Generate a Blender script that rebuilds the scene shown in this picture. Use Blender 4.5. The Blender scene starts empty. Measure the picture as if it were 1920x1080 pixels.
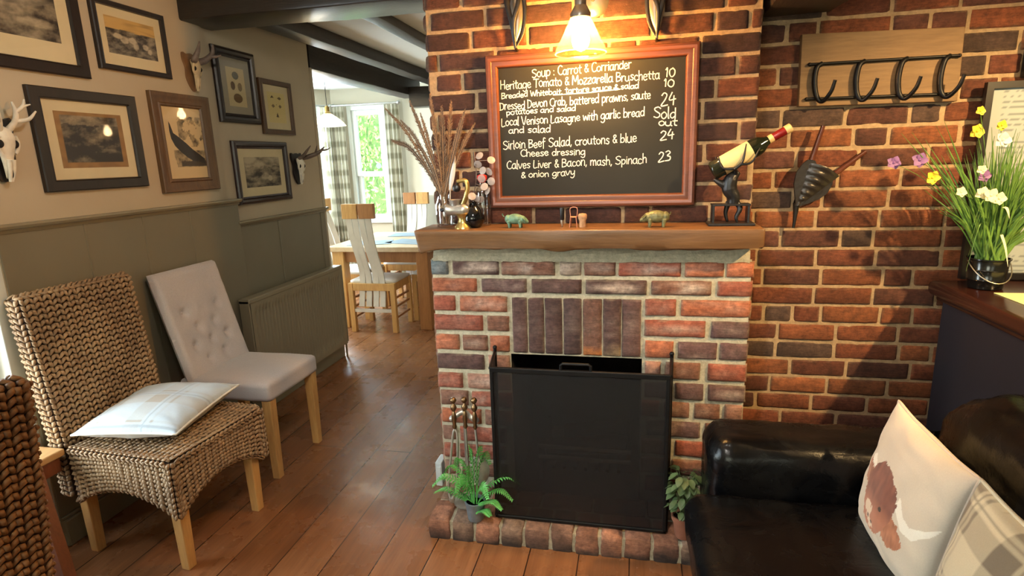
import bpy, bmesh, math, random
from mathutils import Vector, Matrix, Euler, noise

scene = bpy.context.scene
C = scene.collection
PI = math.pi
rnd = random.Random(7)

# ------------------------------------------------------------------ camera
CAM_H = 1.5
F_PX = 1080.0                       # focal length in pixels of a 1920 wide frame
PITCH, ROLL, YAW = (math.radians(a) for a in (12.7, 1.85, 12.2))


def camera_axes():
    c, s = math.cos(PITCH), math.sin(PITCH)
    fwd, down, right = Vector((0, c, -s)), Vector((0, -s, -c)), Vector((1, 0, 0))
    cr, sr = math.cos(ROLL), math.sin(ROLL)
    r2, d2 = cr * right + sr * down, -sr * right + cr * down
    rz = Matrix.Rotation(YAW, 3, 'Z')
    return rz @ r2, rz @ d2, rz @ fwd


CR, CD, CF = camera_axes()
cam_data = bpy.data.cameras.new('camera')
cam = bpy.data.objects.new('camera', cam_data)
C.objects.link(cam)
cam_data.sensor_width = 36
cam_data.lens = F_PX * 36 / 1920
cam_data.clip_start = 0.05
m = Matrix((CR, -CD, -CF)).transposed().to_4x4()
m.translation = (0, 0, CAM_H)
cam.matrix_world = m
scene.camera = cam

# ------------------------------------------------------------------ world, exposure, large lights
world = bpy.data.worlds.new('world')
scene.world = world
world.use_nodes = True
wn = world.node_tree
bg = wn.nodes['Background']
sky = wn.nodes.new('ShaderNodeTexSky')
sky.sky_type = 'NISHITA'
sky.sun_disc = False
sky.sun_elevation = math.radians(42)
sky.sun_rotation = math.radians(200)
sky.air_density = 1.5
sky.dust_density = 3.0
wn.links.new(sky.outputs[0], bg.inputs[0])
bg.inputs[1].default_value = 1.25

vs = scene.view_settings
vs.view_transform = 'Standard'
vs.look = 'None'
vs.gamma = 1
vs.use_curve_mapping = False
vs.exposure = 0.80
scene.cycles.use_denoising = True
scene.cycles.max_bounces = 8
scene.cycles.sample_clamp_indirect = 6
scene.cycles.caustics_reflective = False
scene.cycles.caustics_refractive = False


def area(name, loc, rot, sx, sy, power, col):
    d = bpy.data.lights.new(name, 'AREA')
    d.shape = 'RECTANGLE'
    d.size, d.size_y, d.energy, d.color = sx, sy, power, col
    o = bpy.data.objects.new(name, d)
    o.location, o.rotation_euler = loc, rot
    C.objects.link(o)
    return o


def point(name, loc, power, col, r=0.04):
    d = bpy.data.lights.new(name, 'POINT')
    d.energy, d.color, d.shadow_soft_size = power, col, r
    o = bpy.data.objects.new(name, d)
    o.location = loc
    C.objects.link(o)
    return o


def spot(name, loc, target, power, col, angle=90, blend=0.6, r=0.05):
    d = bpy.data.lights.new(name, 'SPOT')
    d.energy, d.color, d.shadow_soft_size = power, col, r
    d.spot_size, d.spot_blend = math.radians(angle), blend
    o = bpy.data.objects.new(name, d)
    o.location = loc
    o.rotation_euler = (Vector(target) - Vector(loc)).to_track_quat('-Z', 'Y').to_euler()
    C.objects.link(o)
    return o


DAY = (0.74, 0.91, 1.0)
WARM = (1.0, 0.62, 0.30)
# daylight through the glazed door in the left wall and an unseen rear window, plus added fill panels
area('door_daylight', (-2.62, 1.14, 1.25), (0, -PI / 2, 0), 1.5, 0.62, 26, DAY)
area('rear_window_daylight', (-0.9, -2.55, 1.55), (PI / 2, 0, PI), 1.3, 1.1, 84, DAY)
area('rear_fill_daylight', (1.2, -2.55, 1.55), (PI / 2, 0, PI), 1.0, 1.1, 16, DAY)  # second rear panel added as fill, no window opening behind it
area('dining_fill_daylight', (-4.62, 5.0, 1.45), (0, -PI / 2, 0), 1.35, 1.3, 75, DAY)  # side window added out of view to light the dining table
area('bay_window_daylight', (-4.06, 6.44, 1.48), (PI / 2, 0, math.radians(180 + 47.8)), 0.7, 1.25, 120, DAY)
sun_d = bpy.data.lights.new('sun', 'SUN')
sun_d.energy, sun_d.angle, sun_d.color = 1.5, math.radians(2), (1.0, 0.95, 0.85)
sun = bpy.data.objects.new('sun', sun_d)
sun.rotation_euler = Euler((math.radians(48), 0, math.radians(-25)))
C.objects.link(sun)
# ceiling spots without fittings, standing in for unseen room lights
spot('bar_downlight', (1.75, 1.05, 2.3), (0.95, 2.5, 0.75), 175, (1.0, 0.64, 0.27), 70, 0.7, 0.03)
spot('brick_downlight', (0.75, 1.3, 2.3), (0.95, 2.5, 1.0), 9, (1.0, 0.66, 0.36), 100, 0.9, 0.04)
spot('pier_fill_spot', (-0.35, 0.5, 2.3), (-0.3, 2.2, 0.55), 52, (1.0, 0.93, 0.84), 90, 0.9, 0.06)  # fill spot added to brighten the brick pier
spot('picture_fill_spot', (-1.0, 1.6, 2.3), (-2.3, 2.5, 1.6), 14, (1.0, 0.90, 0.76), 110, 0.9, 0.06)  # fill spot added to brighten the picture wall


# ------------------------------------------------------------------ rays onto real planes (camera at the origin of the room)
def ray(px, py):
    return ((px - 960) / F_PX) * CR + ((py - 540) / F_PX) * CD + CF


def at_X(px, py, x):
    d = ray(px, py)
    return Vector((0, 0, CAM_H)) + d * (x / d.x)


def at_Y(px, py, y):
    d = ray(px, py)
    return Vector((0, 0, CAM_H)) + d * (y / d.y)


def at_Z(px, py, z):
    d = ray(px, py)
    return Vector((0, 0, CAM_H)) + d * ((z - CAM_H) / d.z)


# ------------------------------------------------------------------ materials
def srgb(r, g, b):
    def f(v):
        v /= 255
        return v / 12.92 if v <= 0.04045 else ((v + 0.055) / 1.055) ** 2.4
    return (f(r), f(g), f(b))


class N:
    """short hand for building node materials"""
    def __init__(s, name):
        s.m = bpy.data.materials.new(name)
        s.m.use_nodes = True
        s.t = s.m.node_tree
        s.b = s.t.nodes['Principled BSDF']
        s.out = s.t.nodes['Material Output']

    def new(s, typ, **kw):
        n = s.t.nodes.new(typ)
        for k, v in kw.items():
            setattr(n, k, v)
        return n

    def link(s, a, b):
        s.t.links.new(a, b)

    def coord(s, kind='Object', scale=(1, 1, 1), rot=(0, 0, 0)):
        tc = s.new('ShaderNodeTexCoord')
        mp = s.new('ShaderNodeMapping')
        mp.inputs['Scale'].default_value = scale
        mp.inputs['Rotation'].default_value = rot
        s.link(tc.outputs[kind], mp.inputs[0])
        return mp.outputs[0]

    def noise(s, vec, scale, detail=4, rough=0.55, dist=0.0):
        n = s.new('ShaderNodeTexNoise')
        n.inputs['Scale'].default_value = scale
        n.inputs['Detail'].default_value = detail
        n.inputs['Roughness'].default_value = rough
        n.inputs['Distortion'].default_value = dist
        if vec is not None:
            s.link(vec, n.inputs['Vector'])
        return n.outputs['Fac']

    def ramp(s, fac, stops):
        r = s.new('ShaderNodeValToRGB')
        e = r.color_ramp.elements
        while len(e) < len(stops):
            e.new(0.5)
        for el, (p, c) in zip(e, stops):
            el.position = p
            el.color = (*c, 1)
        s.link(fac, r.inputs[0])
        return r.outputs[0]

    def mix(s, fac, a, b, blend='MIX'):
        n = s.new('ShaderNodeMix', data_type='RGBA', blend_type=blend)
        for sock, v in ((n.inputs[0], fac), (n.inputs[6], a), (n.inputs[7], b)):
            if isinstance(v, bpy.types.NodeSocket):
                s.link(v, sock)
            elif isinstance(v, (int, float)):
                sock.default_value = v
            else:
                sock.default_value = (*v, 1)
        return n.outputs[2]

    def bump(s, h, strength=0.3, dist=0.01):
        n = s.new('ShaderNodeBump')
        n.inputs['Strength'].default_value = strength
        n.inputs['Distance'].default_value = dist
        s.link(h, n.inputs['Height'])
        s.link(n.outputs[0], s.b.inputs['Normal'])

    def set(s, **kw):
        for k, v in kw.items():
            k = k.replace('_', ' ')
            sock = s.b.inputs[k]
            if isinstance(v, bpy.types.NodeSocket):
                s.link(v, sock)
            elif isinstance(v, tuple) and len(v) == 3:
                sock.default_value = (*v, 1)
            else:
                sock.default_value = v
        return s


def plain(name, col, rough=0.6, metal=0.0, nscale=25, var=0.12, bump=0.0, bscale=80, **kw):
    n = N(name)
    v = n.coord()
    f = n.noise(v, nscale)
    a = tuple(c * (1 - var) for c in col)
    b = tuple(min(1, c * (1 + var)) for c in col)
    n.set(Base_Color=n.ramp(f, [(0.3, a), (0.7, b)]), Roughness=rough, Metallic=metal, **kw)
    if bump:
        n.bump(n.noise(v, bscale, 5), bump, 0.004)
    return n.m


def wood(name, dark, light, axis='Y', scale=6, rough=0.5, bump=0.15, knots=0.5):
    n = N(name)
    sc = {'X': (0.35, 3.5, 3.5), 'Y': (3.5, 0.35, 3.5), 'Z': (3.5, 3.5, 0.35)}[axis]
    v = n.coord(scale=sc)
    f = n.noise(v, scale, 6, 0.6, 1.2 * knots)
    w = n.noise(v, scale * 7, 3, 0.6)
    base = n.ramp(f, [(0.25, dark), (0.75, light)])
    col = n.mix(0.35, base, n.ramp(w, [(0.3, dark), (0.7, light)]))
    n.set(Base_Color=col, Roughness=rough)
    n.bump(w, bump, 0.003)
    return n.m


def painted(name, rough=0.6, metal=0.0, bump=0.0, bscale=200, mott=0.0, mscale=60, **kw):
    """colours come from the mesh's own colour layer"""
    n = N(name)
    a = n.new('ShaderNodeVertexColor', layer_name='Col')
    v = n.coord()
    col = a.outputs[0]
    if mott:
        f = n.noise(v, mscale, 6, 0.65)
        lo, hi = 1 - mott, 1 + mott * 0.6
        col = n.mix(1.0, col, n.ramp(f, [(0.3, (lo, lo, lo)), (0.72, (hi, hi, hi))]), 'MULTIPLY')
    n.set(Base_Color=col, Roughness=rough, Metallic=metal, **kw)
    if bump:
        n.bump(n.noise(v, bscale, 6, 0.65), bump, 0.004)
    return n.m


def clear_glass(name, tint=(1, 1, 1), refl=1.0, rough=0.03):
    n = N(name)
    tr = n.new('ShaderNodeBsdfTransparent')
    tr.inputs[0].default_value = (*tint, 1)
    gl = n.new('ShaderNodeBsdfGlossy')
    gl.inputs['Roughness'].default_value = rough
    lw = n.new('ShaderNodeLayerWeight')
    lw.inputs[0].default_value = 0.5
    pw = n.new('ShaderNodeMath', operation='POWER')
    pw.inputs[1].default_value = 5
    n.link(lw.outputs['Facing'], pw.inputs[0])
    ma = n.new('ShaderNodeMath', operation='MULTIPLY_ADD', use_clamp=True)
    ma.inputs[1].default_value = 0.9 * refl
    ma.inputs[2].default_value = 0.045 * refl
    n.link(pw.outputs[0], ma.inputs[0])
    mx = n.new('ShaderNodeMixShader')
    n.link(ma.outputs[0], mx.inputs[0])
    n.link(tr.outputs[0], mx.inputs[1])
    n.link(gl.outputs[0], mx.inputs[2])
    n.link(mx.outputs[0], n.out.inputs[0])
    return n.m


def emissive(name, col, strength):
    n = N(name)
    n.set(Base_Color=col, Emission_Color=col, Emission_Strength=strength)
    return n.m


def shade_glass(name, col, tint=(1, 0.93, 0.78), body=0.5):
    """ribbed glass lamp shade, lit from inside by its own bulb"""
    n = N(name)
    tr = n.new('ShaderNodeBsdfTransparent')
    tr.inputs[0].default_value = (*tint, 1)
    tl = n.new('ShaderNodeBsdfTranslucent')
    tl.inputs[0].default_value = (*col, 1)
    gl = n.new('ShaderNodeBsdfGlossy')
    gl.inputs['Roughness'].default_value = 0.1
    a = n.new('ShaderNodeMixShader')
    a.inputs[0].default_value = body
    b = n.new('ShaderNodeMixShader')
    b.inputs[0].default_value = 0.08
    n.link(tr.outputs[0], a.inputs[1])
    n.link(tl.outputs[0], a.inputs[2])
    n.link(a.outputs[0], b.inputs[1])
    n.link(gl.outputs[0], b.inputs[2])
    n.link(b.outputs[0], n.out.inputs[0])
    return n.m


def floor_material():
    n = N('oak_floorboards')
    v = n.coord(rot=(0, 0, PI / 2))
    br = n.new('ShaderNodeTexBrick')
    br.offset = 0.37
    br.inputs['Scale'].default_value = 1
    br.inputs['Brick Width'].default_value = 2.6
    br.inputs['Row Height'].default_value = 0.19
    br.inputs['Mortar Size'].default_value = 0.0024
    br.inputs['Mortar Smooth'].default_value = 0.2
    br.inputs['Bias'].default_value = 0.0
    br.inputs['Color1'].default_value = (*srgb(126, 82, 52), 1)
    br.inputs['Color2'].default_value = (*srgb(156, 107, 70), 1)
    br.inputs['Mortar'].default_value = (*srgb(46, 28, 18), 1)
    n.link(v, br.inputs['Vector'])
    g = n.coord(scale=(9, 0.8, 1))
    f = n.noise(g, 3.0, 6, 0.6, 0.8)
    f2 = n.noise(n.coord(scale=(30, 1.5, 1)), 4, 4)
    col = n.mix(0.75, br.outputs[0], n.ramp(f, [(0.25, (0.55, 0.48, 0.42)), (0.75, (1.1, 1.08, 1.05))]), 'MULTIPLY')
    col = n.mix(0.35, col, n.ramp(f2, [(0.3, (0.6, 0.55, 0.5)), (0.7, (1.1, 1.1, 1.1))]), 'MULTIPLY')
    kn = n.noise(n.coord(scale=(1, 0.6, 1)), 9, 2)
    col = n.mix(n.ramp(kn, [(0.70, (0, 0, 0)), (0.78, (1, 1, 1))]), col, srgb(70, 38, 22))
    ro = n.noise(n.coord(), 6, 4)
    n.set(Base_Color=col, Roughness=n.ramp(ro, [(0.3, (0.20, 0.20, 0.20)), (0.7, (0.36, 0.36, 0.36))]))
    h = n.mix(0.8, f2, br.outputs['Fac'], 'SUBTRACT')
    n.bump(h, 0.12, 0.004)
    return n.m


def leather_material():
    n = N('black_leather')
    n.b.inputs['Specular IOR Level'].default_value = 0.26
    v = n.coord()
    f = n.noise(v, 7, 4, 0.6, 1.0)
    g = n.noise(v, 260, 3)
    n.set(Base_Color=n.ramp(f, [(0.3, srgb(6, 6, 8)), (0.7, srgb(15, 15, 16))]),
          Roughness=n.ramp(f, [(0.3, (0.20, 0.20, 0.20)), (0.7, (0.34, 0.34, 0.34))]))
    h = n.mix(0.08, f, g)
    n.bump(h, 0.35, 0.012)
    return n.m


def wicker_material(name, a, b):
    n = N(name)
    v = n.coord()
    f = n.noise(v, 45, 4, 0.7)
    f2 = n.noise(v, 5, 2)
    col = n.mix(0.4, n.ramp(f, [(0.3, a), (0.72, b)]), n.ramp(f2, [(0.35, a), (0.7, b)]))
    n.set(Base_Color=col, Roughness=0.6)
    return n.m


def mortar_material(name, col):
    n = N(name)
    v = n.coord()
    f = n.noise(v, 55, 8, 0.75)
    n.set(Base_Color=n.ramp(f, [(0.3, tuple(c * 0.62 for c in col)), (0.68, tuple(min(1, c * 1.12) for c in col))]), Roughness=0.95)
    n.bump(n.noise(v, 140, 6, 0.7), 0.7, 0.006)
    return n.m


def papery_material():
    n = N('honesty_disc')
    tr = n.new('ShaderNodeBsdfTransparent')
    n.set(Base_Color=srgb(196, 184, 178), Roughness=0.35)
    mx = n.new('ShaderNodeMixShader')
    mx.inputs[0].default_value = 0.5
    n.link(tr.outputs[0], mx.inputs[1])
    n.link(n.b.outputs[0], mx.inputs[2])
    n.link(mx.outputs[0], n.out.inputs[0])
    return n.m


def brick_material():
    n = N('fired_brick')
    a = n.new('ShaderNodeVertexColor', layer_name='Col')
    v = n.coord()
    f1 = n.noise(v, 48, 7, 0.7)
    f2 = n.noise(n.coord(scale=(0.35, 0.35, 2.2)), 90, 8, 0.75, 0.4)
    f3 = n.noise(v, 330, 4, 0.7)
    c = n.mix(1.0, a.outputs[0], n.ramp(f1, [(0.30, (0.52, 0.50, 0.50)), (0.70, (1.3, 1.27, 1.22))]), 'MULTIPLY')
    c = n.mix(0.8, c, n.ramp(f2, [(0.32, (0.55, 0.53, 0.53)), (0.66, (1.28, 1.26, 1.24))]), 'MULTIPLY')
    c = n.mix(n.ramp(f2, [(0.66, (0, 0, 0)), (0.80, (0.5, 0.5, 0.5))]), c, srgb(196, 176, 156))
    c = n.mix(n.ramp(f1, [(0.20, (0.75, 0.75, 0.75)), (0.34, (0, 0, 0))]), c, srgb(58, 46, 42))
    n.set(Base_Color=c, Roughness=0.9)
    h = n.mix(0.45, f1, f2)
    n.bump(n.mix(0.25, h, f3), 0.85, 0.008)
    return n.m


def mesh_screen_material():
    """very fine black wire mesh: a little of what is behind shows through"""
    n = N('fine_black_mesh')
    tr = n.new('ShaderNodeBsdfTransparent')
    tr.inputs[0].default_value = (0.9, 0.9, 0.9, 1)
    n.set(Base_Color=srgb(16, 16, 18), Roughness=0.55)
    mx = n.new('ShaderNodeMixShader')
    mx.inputs[0].default_value = 0.66
    n.link(tr.outputs[0], mx.inputs[1])
    n.link(n.b.outputs[0], mx.inputs[2])
    n.link(mx.outputs[0], n.out.inputs[0])
    return n.m


M = {}
M['plaster'] = plain('cream_plaster', srgb(178, 165, 142), 0.85, 0, 3, 0.04, 0.12, 40)
M['ceiling'] = plain('white_ceiling', srgb(214, 214, 206), 0.9, 0, 4, 0.03, 0.15, 30)
M['wainscot'] = plain('olive_grey_paint', srgb(116, 109, 90), 0.5, 0, 3, 0.05, 0.04, 30)
M['dado'] = plain('olive_grey_gloss', srgb(128, 120, 98), 0.4, 0, 5, 0.05)
M['white_paint'] = plain('white_gloss_paint', srgb(204, 210, 206), 0.4, 0, 6, 0.03)
M['pale_wall'] = plain('pale_dining_paint', srgb(172, 165, 146), 0.8, 0, 4, 0.03)
M['beam'] = wood('black_stained_beam', srgb(22, 19, 17), srgb(52, 44, 38), 'X', 7, 0.32, 0.3)
M['beam_y'] = wood('black_stained_joist', srgb(24, 20, 18), srgb(58, 47, 39), 'Y', 7, 0.5, 0.4)
M['floor'] = floor_material()
M['mortar_pale'] = mortar_material('pale_mortar', srgb(196, 188, 164))
M['mortar_sand'] = mortar_material('sandy_mortar', srgb(180, 154, 120))
M['brick'] = brick_material()
M['mantel'] = wood('oak_mantel', srgb(86, 58, 35), srgb(132, 95, 60), 'X', 5, 0.4, 0.25, 1.2)
M['board_frame'] = wood('red_brown_frame', srgb(80, 44, 30), srgb(112, 64, 44), 'X', 8, 0.40, 0.08)
M['slate'] = plain('black_slate_paint', srgb(22, 26, 26), 0.8, 0, 3, 0.22)
M['chalk'] = plain('chalk', srgb(238, 234, 220), 0.9, 0, 300, 0.10)
M['dark_frame'] = wood('dark_stained_frame', srgb(22, 16, 14), srgb(42, 30, 26), 'Y', 9, 0.35, 0.08)
M['brown_frame'] = wood('carved_brown_frame', srgb(66, 44, 26), srgb(110, 78, 46), 'Y', 9, 0.4, 0.3)
M['mid_frame'] = wood('mid_brown_frame', srgb(62, 42, 28), srgb(94, 68, 44), 'Y', 9, 0.4, 0.1)
M['purple_frame'] = wood('plum_brown_frame', srgb(34, 24, 24), srgb(62, 44, 42), 'Y', 9, 0.28, 0.05)
M['print'] = painted('printed_paper', 0.85)
M['card'] = plain('cream_mount_card', srgb(205, 190, 152), 0.9, 0, 8, 0.05)
M['card_grey'] = plain('grey_mount_card', srgb(150, 142, 124), 0.9, 0, 8, 0.05)
M['pane'] = clear_glass('picture_glass', refl=1.0, rough=0.02)
M['window_glass'] = clear_glass('window_glass', refl=0.8, rough=0.01)
M['jar_glass'] = clear_glass('jar_glass', (0.985, 0.99, 0.99), 2.2, 0.03)
M['bone'] = plain('bleached_bone', srgb(222, 216, 200), 0.6, 0, 30, 0.12, 0.2, 60)
M['bone_dark'] = plain('aged_bone', srgb(196, 174, 136), 0.6, 0, 30, 0.15, 0.2, 60)
M['hollow_shade'] = plain('socket_shade', srgb(26, 20, 18), 0.9)
M['antler'] = plain('brown_antler', srgb(108, 92, 82), 0.55, 0, 40, 0.3, 0.4, 90)
M['antler_pale'] = plain('pale_antler', srgb(214, 206, 190), 0.5, 0, 30, 0.12)
M['plaque_dark'] = plain('dark_plaque_wood', srgb(34, 27, 27), 0.4)
M['plaque'] = plain('brown_plaque_wood', srgb(120, 88, 58), 0.5, 0, 20, 0.2)
M['radiator'] = plain('radiator_enamel', srgb(134, 124, 102), 0.4, 0, 4, 0.03)
M['oak'] = wood('honey_oak', srgb(176, 128, 70), srgb(222, 178, 112), 'Z', 6, 0.45, 0.1)
M['oak_x'] = wood('pale_oak_top', srgb(196, 168, 132), srgb(226, 204, 172), 'Y', 6, 0.4, 0.08)
M['oak_dark'] = wood('brown_oak', srgb(136, 88, 48), srgb(184, 128, 76), 'Z', 6, 0.45, 0.1)
M['red_wood'] = wood('red_brown_wood', srgb(92, 48, 30), srgb(130, 72, 44), 'Z', 6, 0.4, 0.08)
M['tan_wood'] = wood('tan_wood', srgb(176, 134, 86), srgb(206, 166, 114), 'Y', 6, 0.45, 0.08)
M['white_slat'] = plain('white_lit_wood', srgb(208, 204, 198), 0.45, 0, 10, 0.06)  # white seat; lit look of slats and back stretcher put into the colour
M['wicker'] = wicker_material('sea_grass_weave', srgb(112, 84, 58), srgb(186, 158, 122))
M['wicker_brown'] = wicker_material('brown_weave', srgb(92, 62, 38), srgb(158, 116, 76))
M['wicker_core'] = plain('weave_core', srgb(62, 42, 27), 0.8)
M['upholstery'] = plain('grey_linen_upholstery', srgb(178, 172, 172), 0.9, 0, 260, 0.10, 0.2, 500, Sheen_Weight=0.3)
M['fabric_paint'] = painted('woven_fabric', 0.92, 0, 0.15, 500, 0.06, 300, Sheen_Weight=0.25)
M['leather'] = leather_material()
M['black_iron'] = plain('black_iron', srgb(26, 26, 28), 0.42, 0.6, 30, 0.15, 0.1, 120)
M['dark_metal'] = plain('dark_cast_metal', srgb(58, 58, 60), 0.4, 0.8, 30, 0.25, 0.2, 90)
M['mesh'] = mesh_screen_material()
M['soot'] = plain('sooty_firebox', srgb(34, 31, 30), 0.95, 0, 14, 0.4, 0.6, 60)
M['log'] = plain('burnt_log', srgb(64, 54, 48), 0.95, 0, 20, 0.4, 0.8, 50)
M['bronze'] = plain('antique_bronze', srgb(132, 104, 74), 0.3, 0.9, 30, 0.2)
M['steel'] = plain('dull_steel', srgb(186, 182, 174), 0.36, 0.8, 30, 0.15)
M['brass'] = plain('tarnished_brass', srgb(196, 168, 104), 0.3, 0.85, 18, 0.25)
M['zinc'] = plain('galvanised_zinc', srgb(128, 142, 152), 0.5, 0.4, 40, 0.2)
M['fern'] = plain('fern_green', srgb(92, 172, 88), 0.5, 0, 30, 0.25)
M['leaf'] = plain('dusty_leaf_green', srgb(88, 106, 66), 0.5, 0, 30, 0.3)
M['grass'] = plain('grass_green', srgb(96, 136, 62), 0.45, 0, 18, 0.35)
M['soil'] = plain('potting_soil', srgb(38, 28, 22), 0.95)
M['terracotta'] = plain('terracotta', srgb(140, 88, 66), 0.8, 0, 20, 0.15)
M['black_enamel'] = plain('black_enamel', srgb(18, 20, 20), 0.18, 0, 20, 0.2)
M['black_glaze'] = plain('black_glaze', srgb(14, 16, 19), 0.08, 0, 20, 0.2)
M['wire'] = plain('bright_wire', srgb(190, 186, 176), 0.3, 0.9)
M['cream_petal'] = plain('cream_petal', srgb(236, 230, 190), 0.6, 0, 40, 0.08)
M['white_petal'] = plain('white_petal', srgb(226, 226, 214), 0.6, 0, 40, 0.06)
M['yellow_petal'] = plain('yellow_petal', srgb(222, 200, 52), 0.6, 0, 40, 0.1)
M['purple_petal'] = plain('purple_petal', srgb(132, 92, 150), 0.6, 0, 40, 0.15)
M['navy'] = plain('navy_panel_paint', srgb(30, 33, 44), 0.5, 0, 5, 0.1)
M['bar_wood'] = wood('dark_bar_wood', srgb(38, 20, 16), srgb(70, 36, 28), 'Y', 6, 0.22, 0.06)
M['paper_yellow'] = plain('pale_yellow_paper', srgb(226, 230, 166), 0.7, 0, 6, 0.03)
M['board_wood'] = wood('weathered_board', srgb(104, 80, 54), srgb(140, 112, 78), 'X', 6, 0.7, 0.3)
M['verdigris'] = plain('verdigris_bronze', srgb(104, 140, 118), 0.55, 0.2, 60, 0.35, 0.3, 120)
M['olive_bronze'] = plain('olive_bronze', srgb(112, 112, 78), 0.5, 0.3, 60, 0.35, 0.3, 120)
M['cork'] = plain('cork', srgb(190, 146, 108), 0.85, 0, 90, 0.25, 0.3, 200)
M['copper_wire'] = plain('copper_wire', srgb(186, 120, 96), 0.35, 0.8)
M['black_plastic'] = plain('black_plastic', srgb(24, 23, 26), 0.35)
M['bottle'] = plain('green_black_bottle', srgb(30, 34, 22), 0.08, 0, 10, 0.2)
M['label'] = plain('cream_label_paper', srgb(236, 208, 148), 0.7, 0, 30, 0.05)
M['foil_red'] = plain('red_foil', srgb(128, 26, 26), 0.3, 0.2)
M['foil_cream'] = plain('cream_foil', srgb(226, 190, 130), 0.4, 0.1)
M['red_cap'] = plain('red_stopper', srgb(200, 48, 44), 0.5)
M['honesty'] = papery_material()
M['old_leather'] = plain('old_bellows_leather', srgb(38, 34, 32), 0.3, 0, 18, 0.3, 0.4, 60)
M['bellows_wood'] = plain('polished_red_wood', srgb(84, 46, 34), 0.22, 0, 12, 0.25)
M['blue_white'] = plain('pale_blue_plastic', srgb(196, 206, 210), 0.4)
M['gravel'] = plain('gravel', srgb(206, 196, 178), 0.95, 0, 60, 0.3, 0.6, 60)
M['hedge'] = plain('hedge_green', srgb(128, 176, 96), 0.6, 0, 5, 0.4)
M['bulb'] = emissive('lit_bulb', (1.0, 0.52, 0.16), 600)
M['bulb_dining'] = emissive('lit_bulb_dining', (1.0, 0.72, 0.4), 60)
M['shade'] = shade_glass('ribbed_glass_shade', (1.0, 0.66, 0.24), (1.0, 0.84, 0.50), 0.10)
M['shade_clear'] = shade_glass('opal_glass_shade', (1.0, 0.93, 0.82))
M['rod'] = plain('curtain_rod_steel', srgb(170, 172, 170), 0.3, 0.8)
M['grey_metal'] = plain('brushed_grey_metal', srgb(130, 126, 120), 0.35, 0.8)
M['mat_blue'] = plain('blue_grey_placemat', srgb(140, 160, 176), 0.5, 0, 10, 0.1)

# ------------------------------------------------------------------ objects, parts
WM = {}


def thing(name, label, cat, loc=(0, 0, 0), rotz=0.0, group=None, rot=None):
    """an Empty at the base of a thing that parents its parts"""
    o = bpy.data.objects.new(name, None)
    o.empty_display_size = 0.05
    C.objects.link(o)
    mw = Matrix.Translation(loc) @ (rot.to_4x4() if rot is not None else Matrix.Rotation(rotz, 4, 'Z'))
    o.matrix_world = mw
    WM[o] = mw.copy()
    tag(o, label, cat, group)
    return o


def tag(o, label=None, cat=None, group=None, kind=None):
    if label: o['label'] = label
    if cat: o['category'] = cat
    if group: o['group'] = group
    if kind: o['kind'] = kind
    return o


def obj(name, bm, mat, parent=None, world=False, smooth=None, label=None):
    """links a bmesh as ONE mesh object; world=True when its coordinates are room coordinates"""
    me = bpy.data.meshes.new(name)
    if parent is not None and world:
        bm.transform(WM[parent].inverted())
    bmesh.ops.recalc_face_normals(bm, faces=bm.faces)
    bm.to_mesh(me)
    bm.free()
    if smooth is not None:
        me.polygons.foreach_set('use_smooth', [True] * len(me.polygons))
        if smooth < 180:
            me.set_sharp_from_angle(angle=math.radians(smooth))
    if isinstance(mat, str):
        mat = M[mat]
    me.materials.append(mat)
    o = bpy.data.objects.new(name, me)
    C.objects.link(o)
    if parent is not None:
        o.parent = parent
        WM[o] = WM[parent]
    else:
        WM[o] = Matrix.Identity(4)
    if label:
        o['label'] = label
    return o


def struct(name, bm, mat, parent=None, smooth=None):
    o = obj(name, bm, mat, parent, smooth=smooth)
    if parent is None:
        o['kind'] = 'structure'
    return o


def dup(root, loc, rotz=0.0, label=None, group=None):
    r = root.copy()
    C.objects.link(r)
    r.matrix_world = Matrix.Translation(loc) @ Matrix.Rotation(rotz, 4, 'Z')
    if label: r['label'] = label
    if group: r['group'] = group
    for ch in list(root.children):
        c = ch.copy()
        C.objects.link(c)
        c.parent = r
        for g in ch.children:
            d = g.copy()
            C.objects.link(d)
            d.parent = c
    return r


def B():
    return bmesh.new()


def box(bm, c, s, rot=None, bevel=0.0, seg=2, taper=None):
    mt = Matrix.Translation(c)
    if rot is not None:
        mt = mt @ (rot if isinstance(rot, Matrix) else Euler(rot).to_matrix()).to_4x4()
    r = bmesh.ops.create_cube(bm, size=1)
    vsx = r['verts']
    for v in vsx:
        k = 1.0
        if taper and v.co.z < 0:
            k = taper
        v.co = Vector((v.co.x * s[0] * k, v.co.y * s[1] * k, v.co.z * s[2]))
    if bevel > 0:
        ed = list({e for v in vsx for e in v.link_edges})
        rb = bmesh.ops.bevel(bm, geom=ed, offset=bevel, segments=seg, profile=0.5, affect='EDGES', clamp_overlap=True)
        vsx = list({v for v in vsx if v.is_valid} | set(rb['verts']))
    for v in vsx:
        v.co = mt @ v.co
    return vsx


def box2(bm, p0, p1, bevel=0.0, seg=2):
    c = [(a + b) / 2 for a, b in zip(p0, p1)]
    s = [abs(b - a) for a, b in zip(p0, p1)]
    return box(bm, c, s, None, bevel, seg)


def frames_along(pts, closed=False):
    n = len(pts)
    T = []
    for i in range(n):
        a = pts[(i - 1) % n] if (closed or i > 0) else pts[i]
        b = pts[(i + 1) % n] if (closed or i < n - 1) else pts[i]
        d = (b - a)
        T.append(d.normalized() if d.length > 1e-9 else Vector((0, 0, 1)))
    up = Vector((0, 0, 1)) if abs(T[0].z) < 0.9 else Vector((1, 0, 0))
    nrm = (up - T[0] * up.dot(T[0])).normalized()
    out = []
    for t in T:
        nrm = nrm - t * nrm.dot(t)
        nrm = nrm.normalized() if nrm.length > 1e-9 else t.orthogonal().normalized()
        out.append((t, nrm, t.cross(nrm)))
    return out


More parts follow.
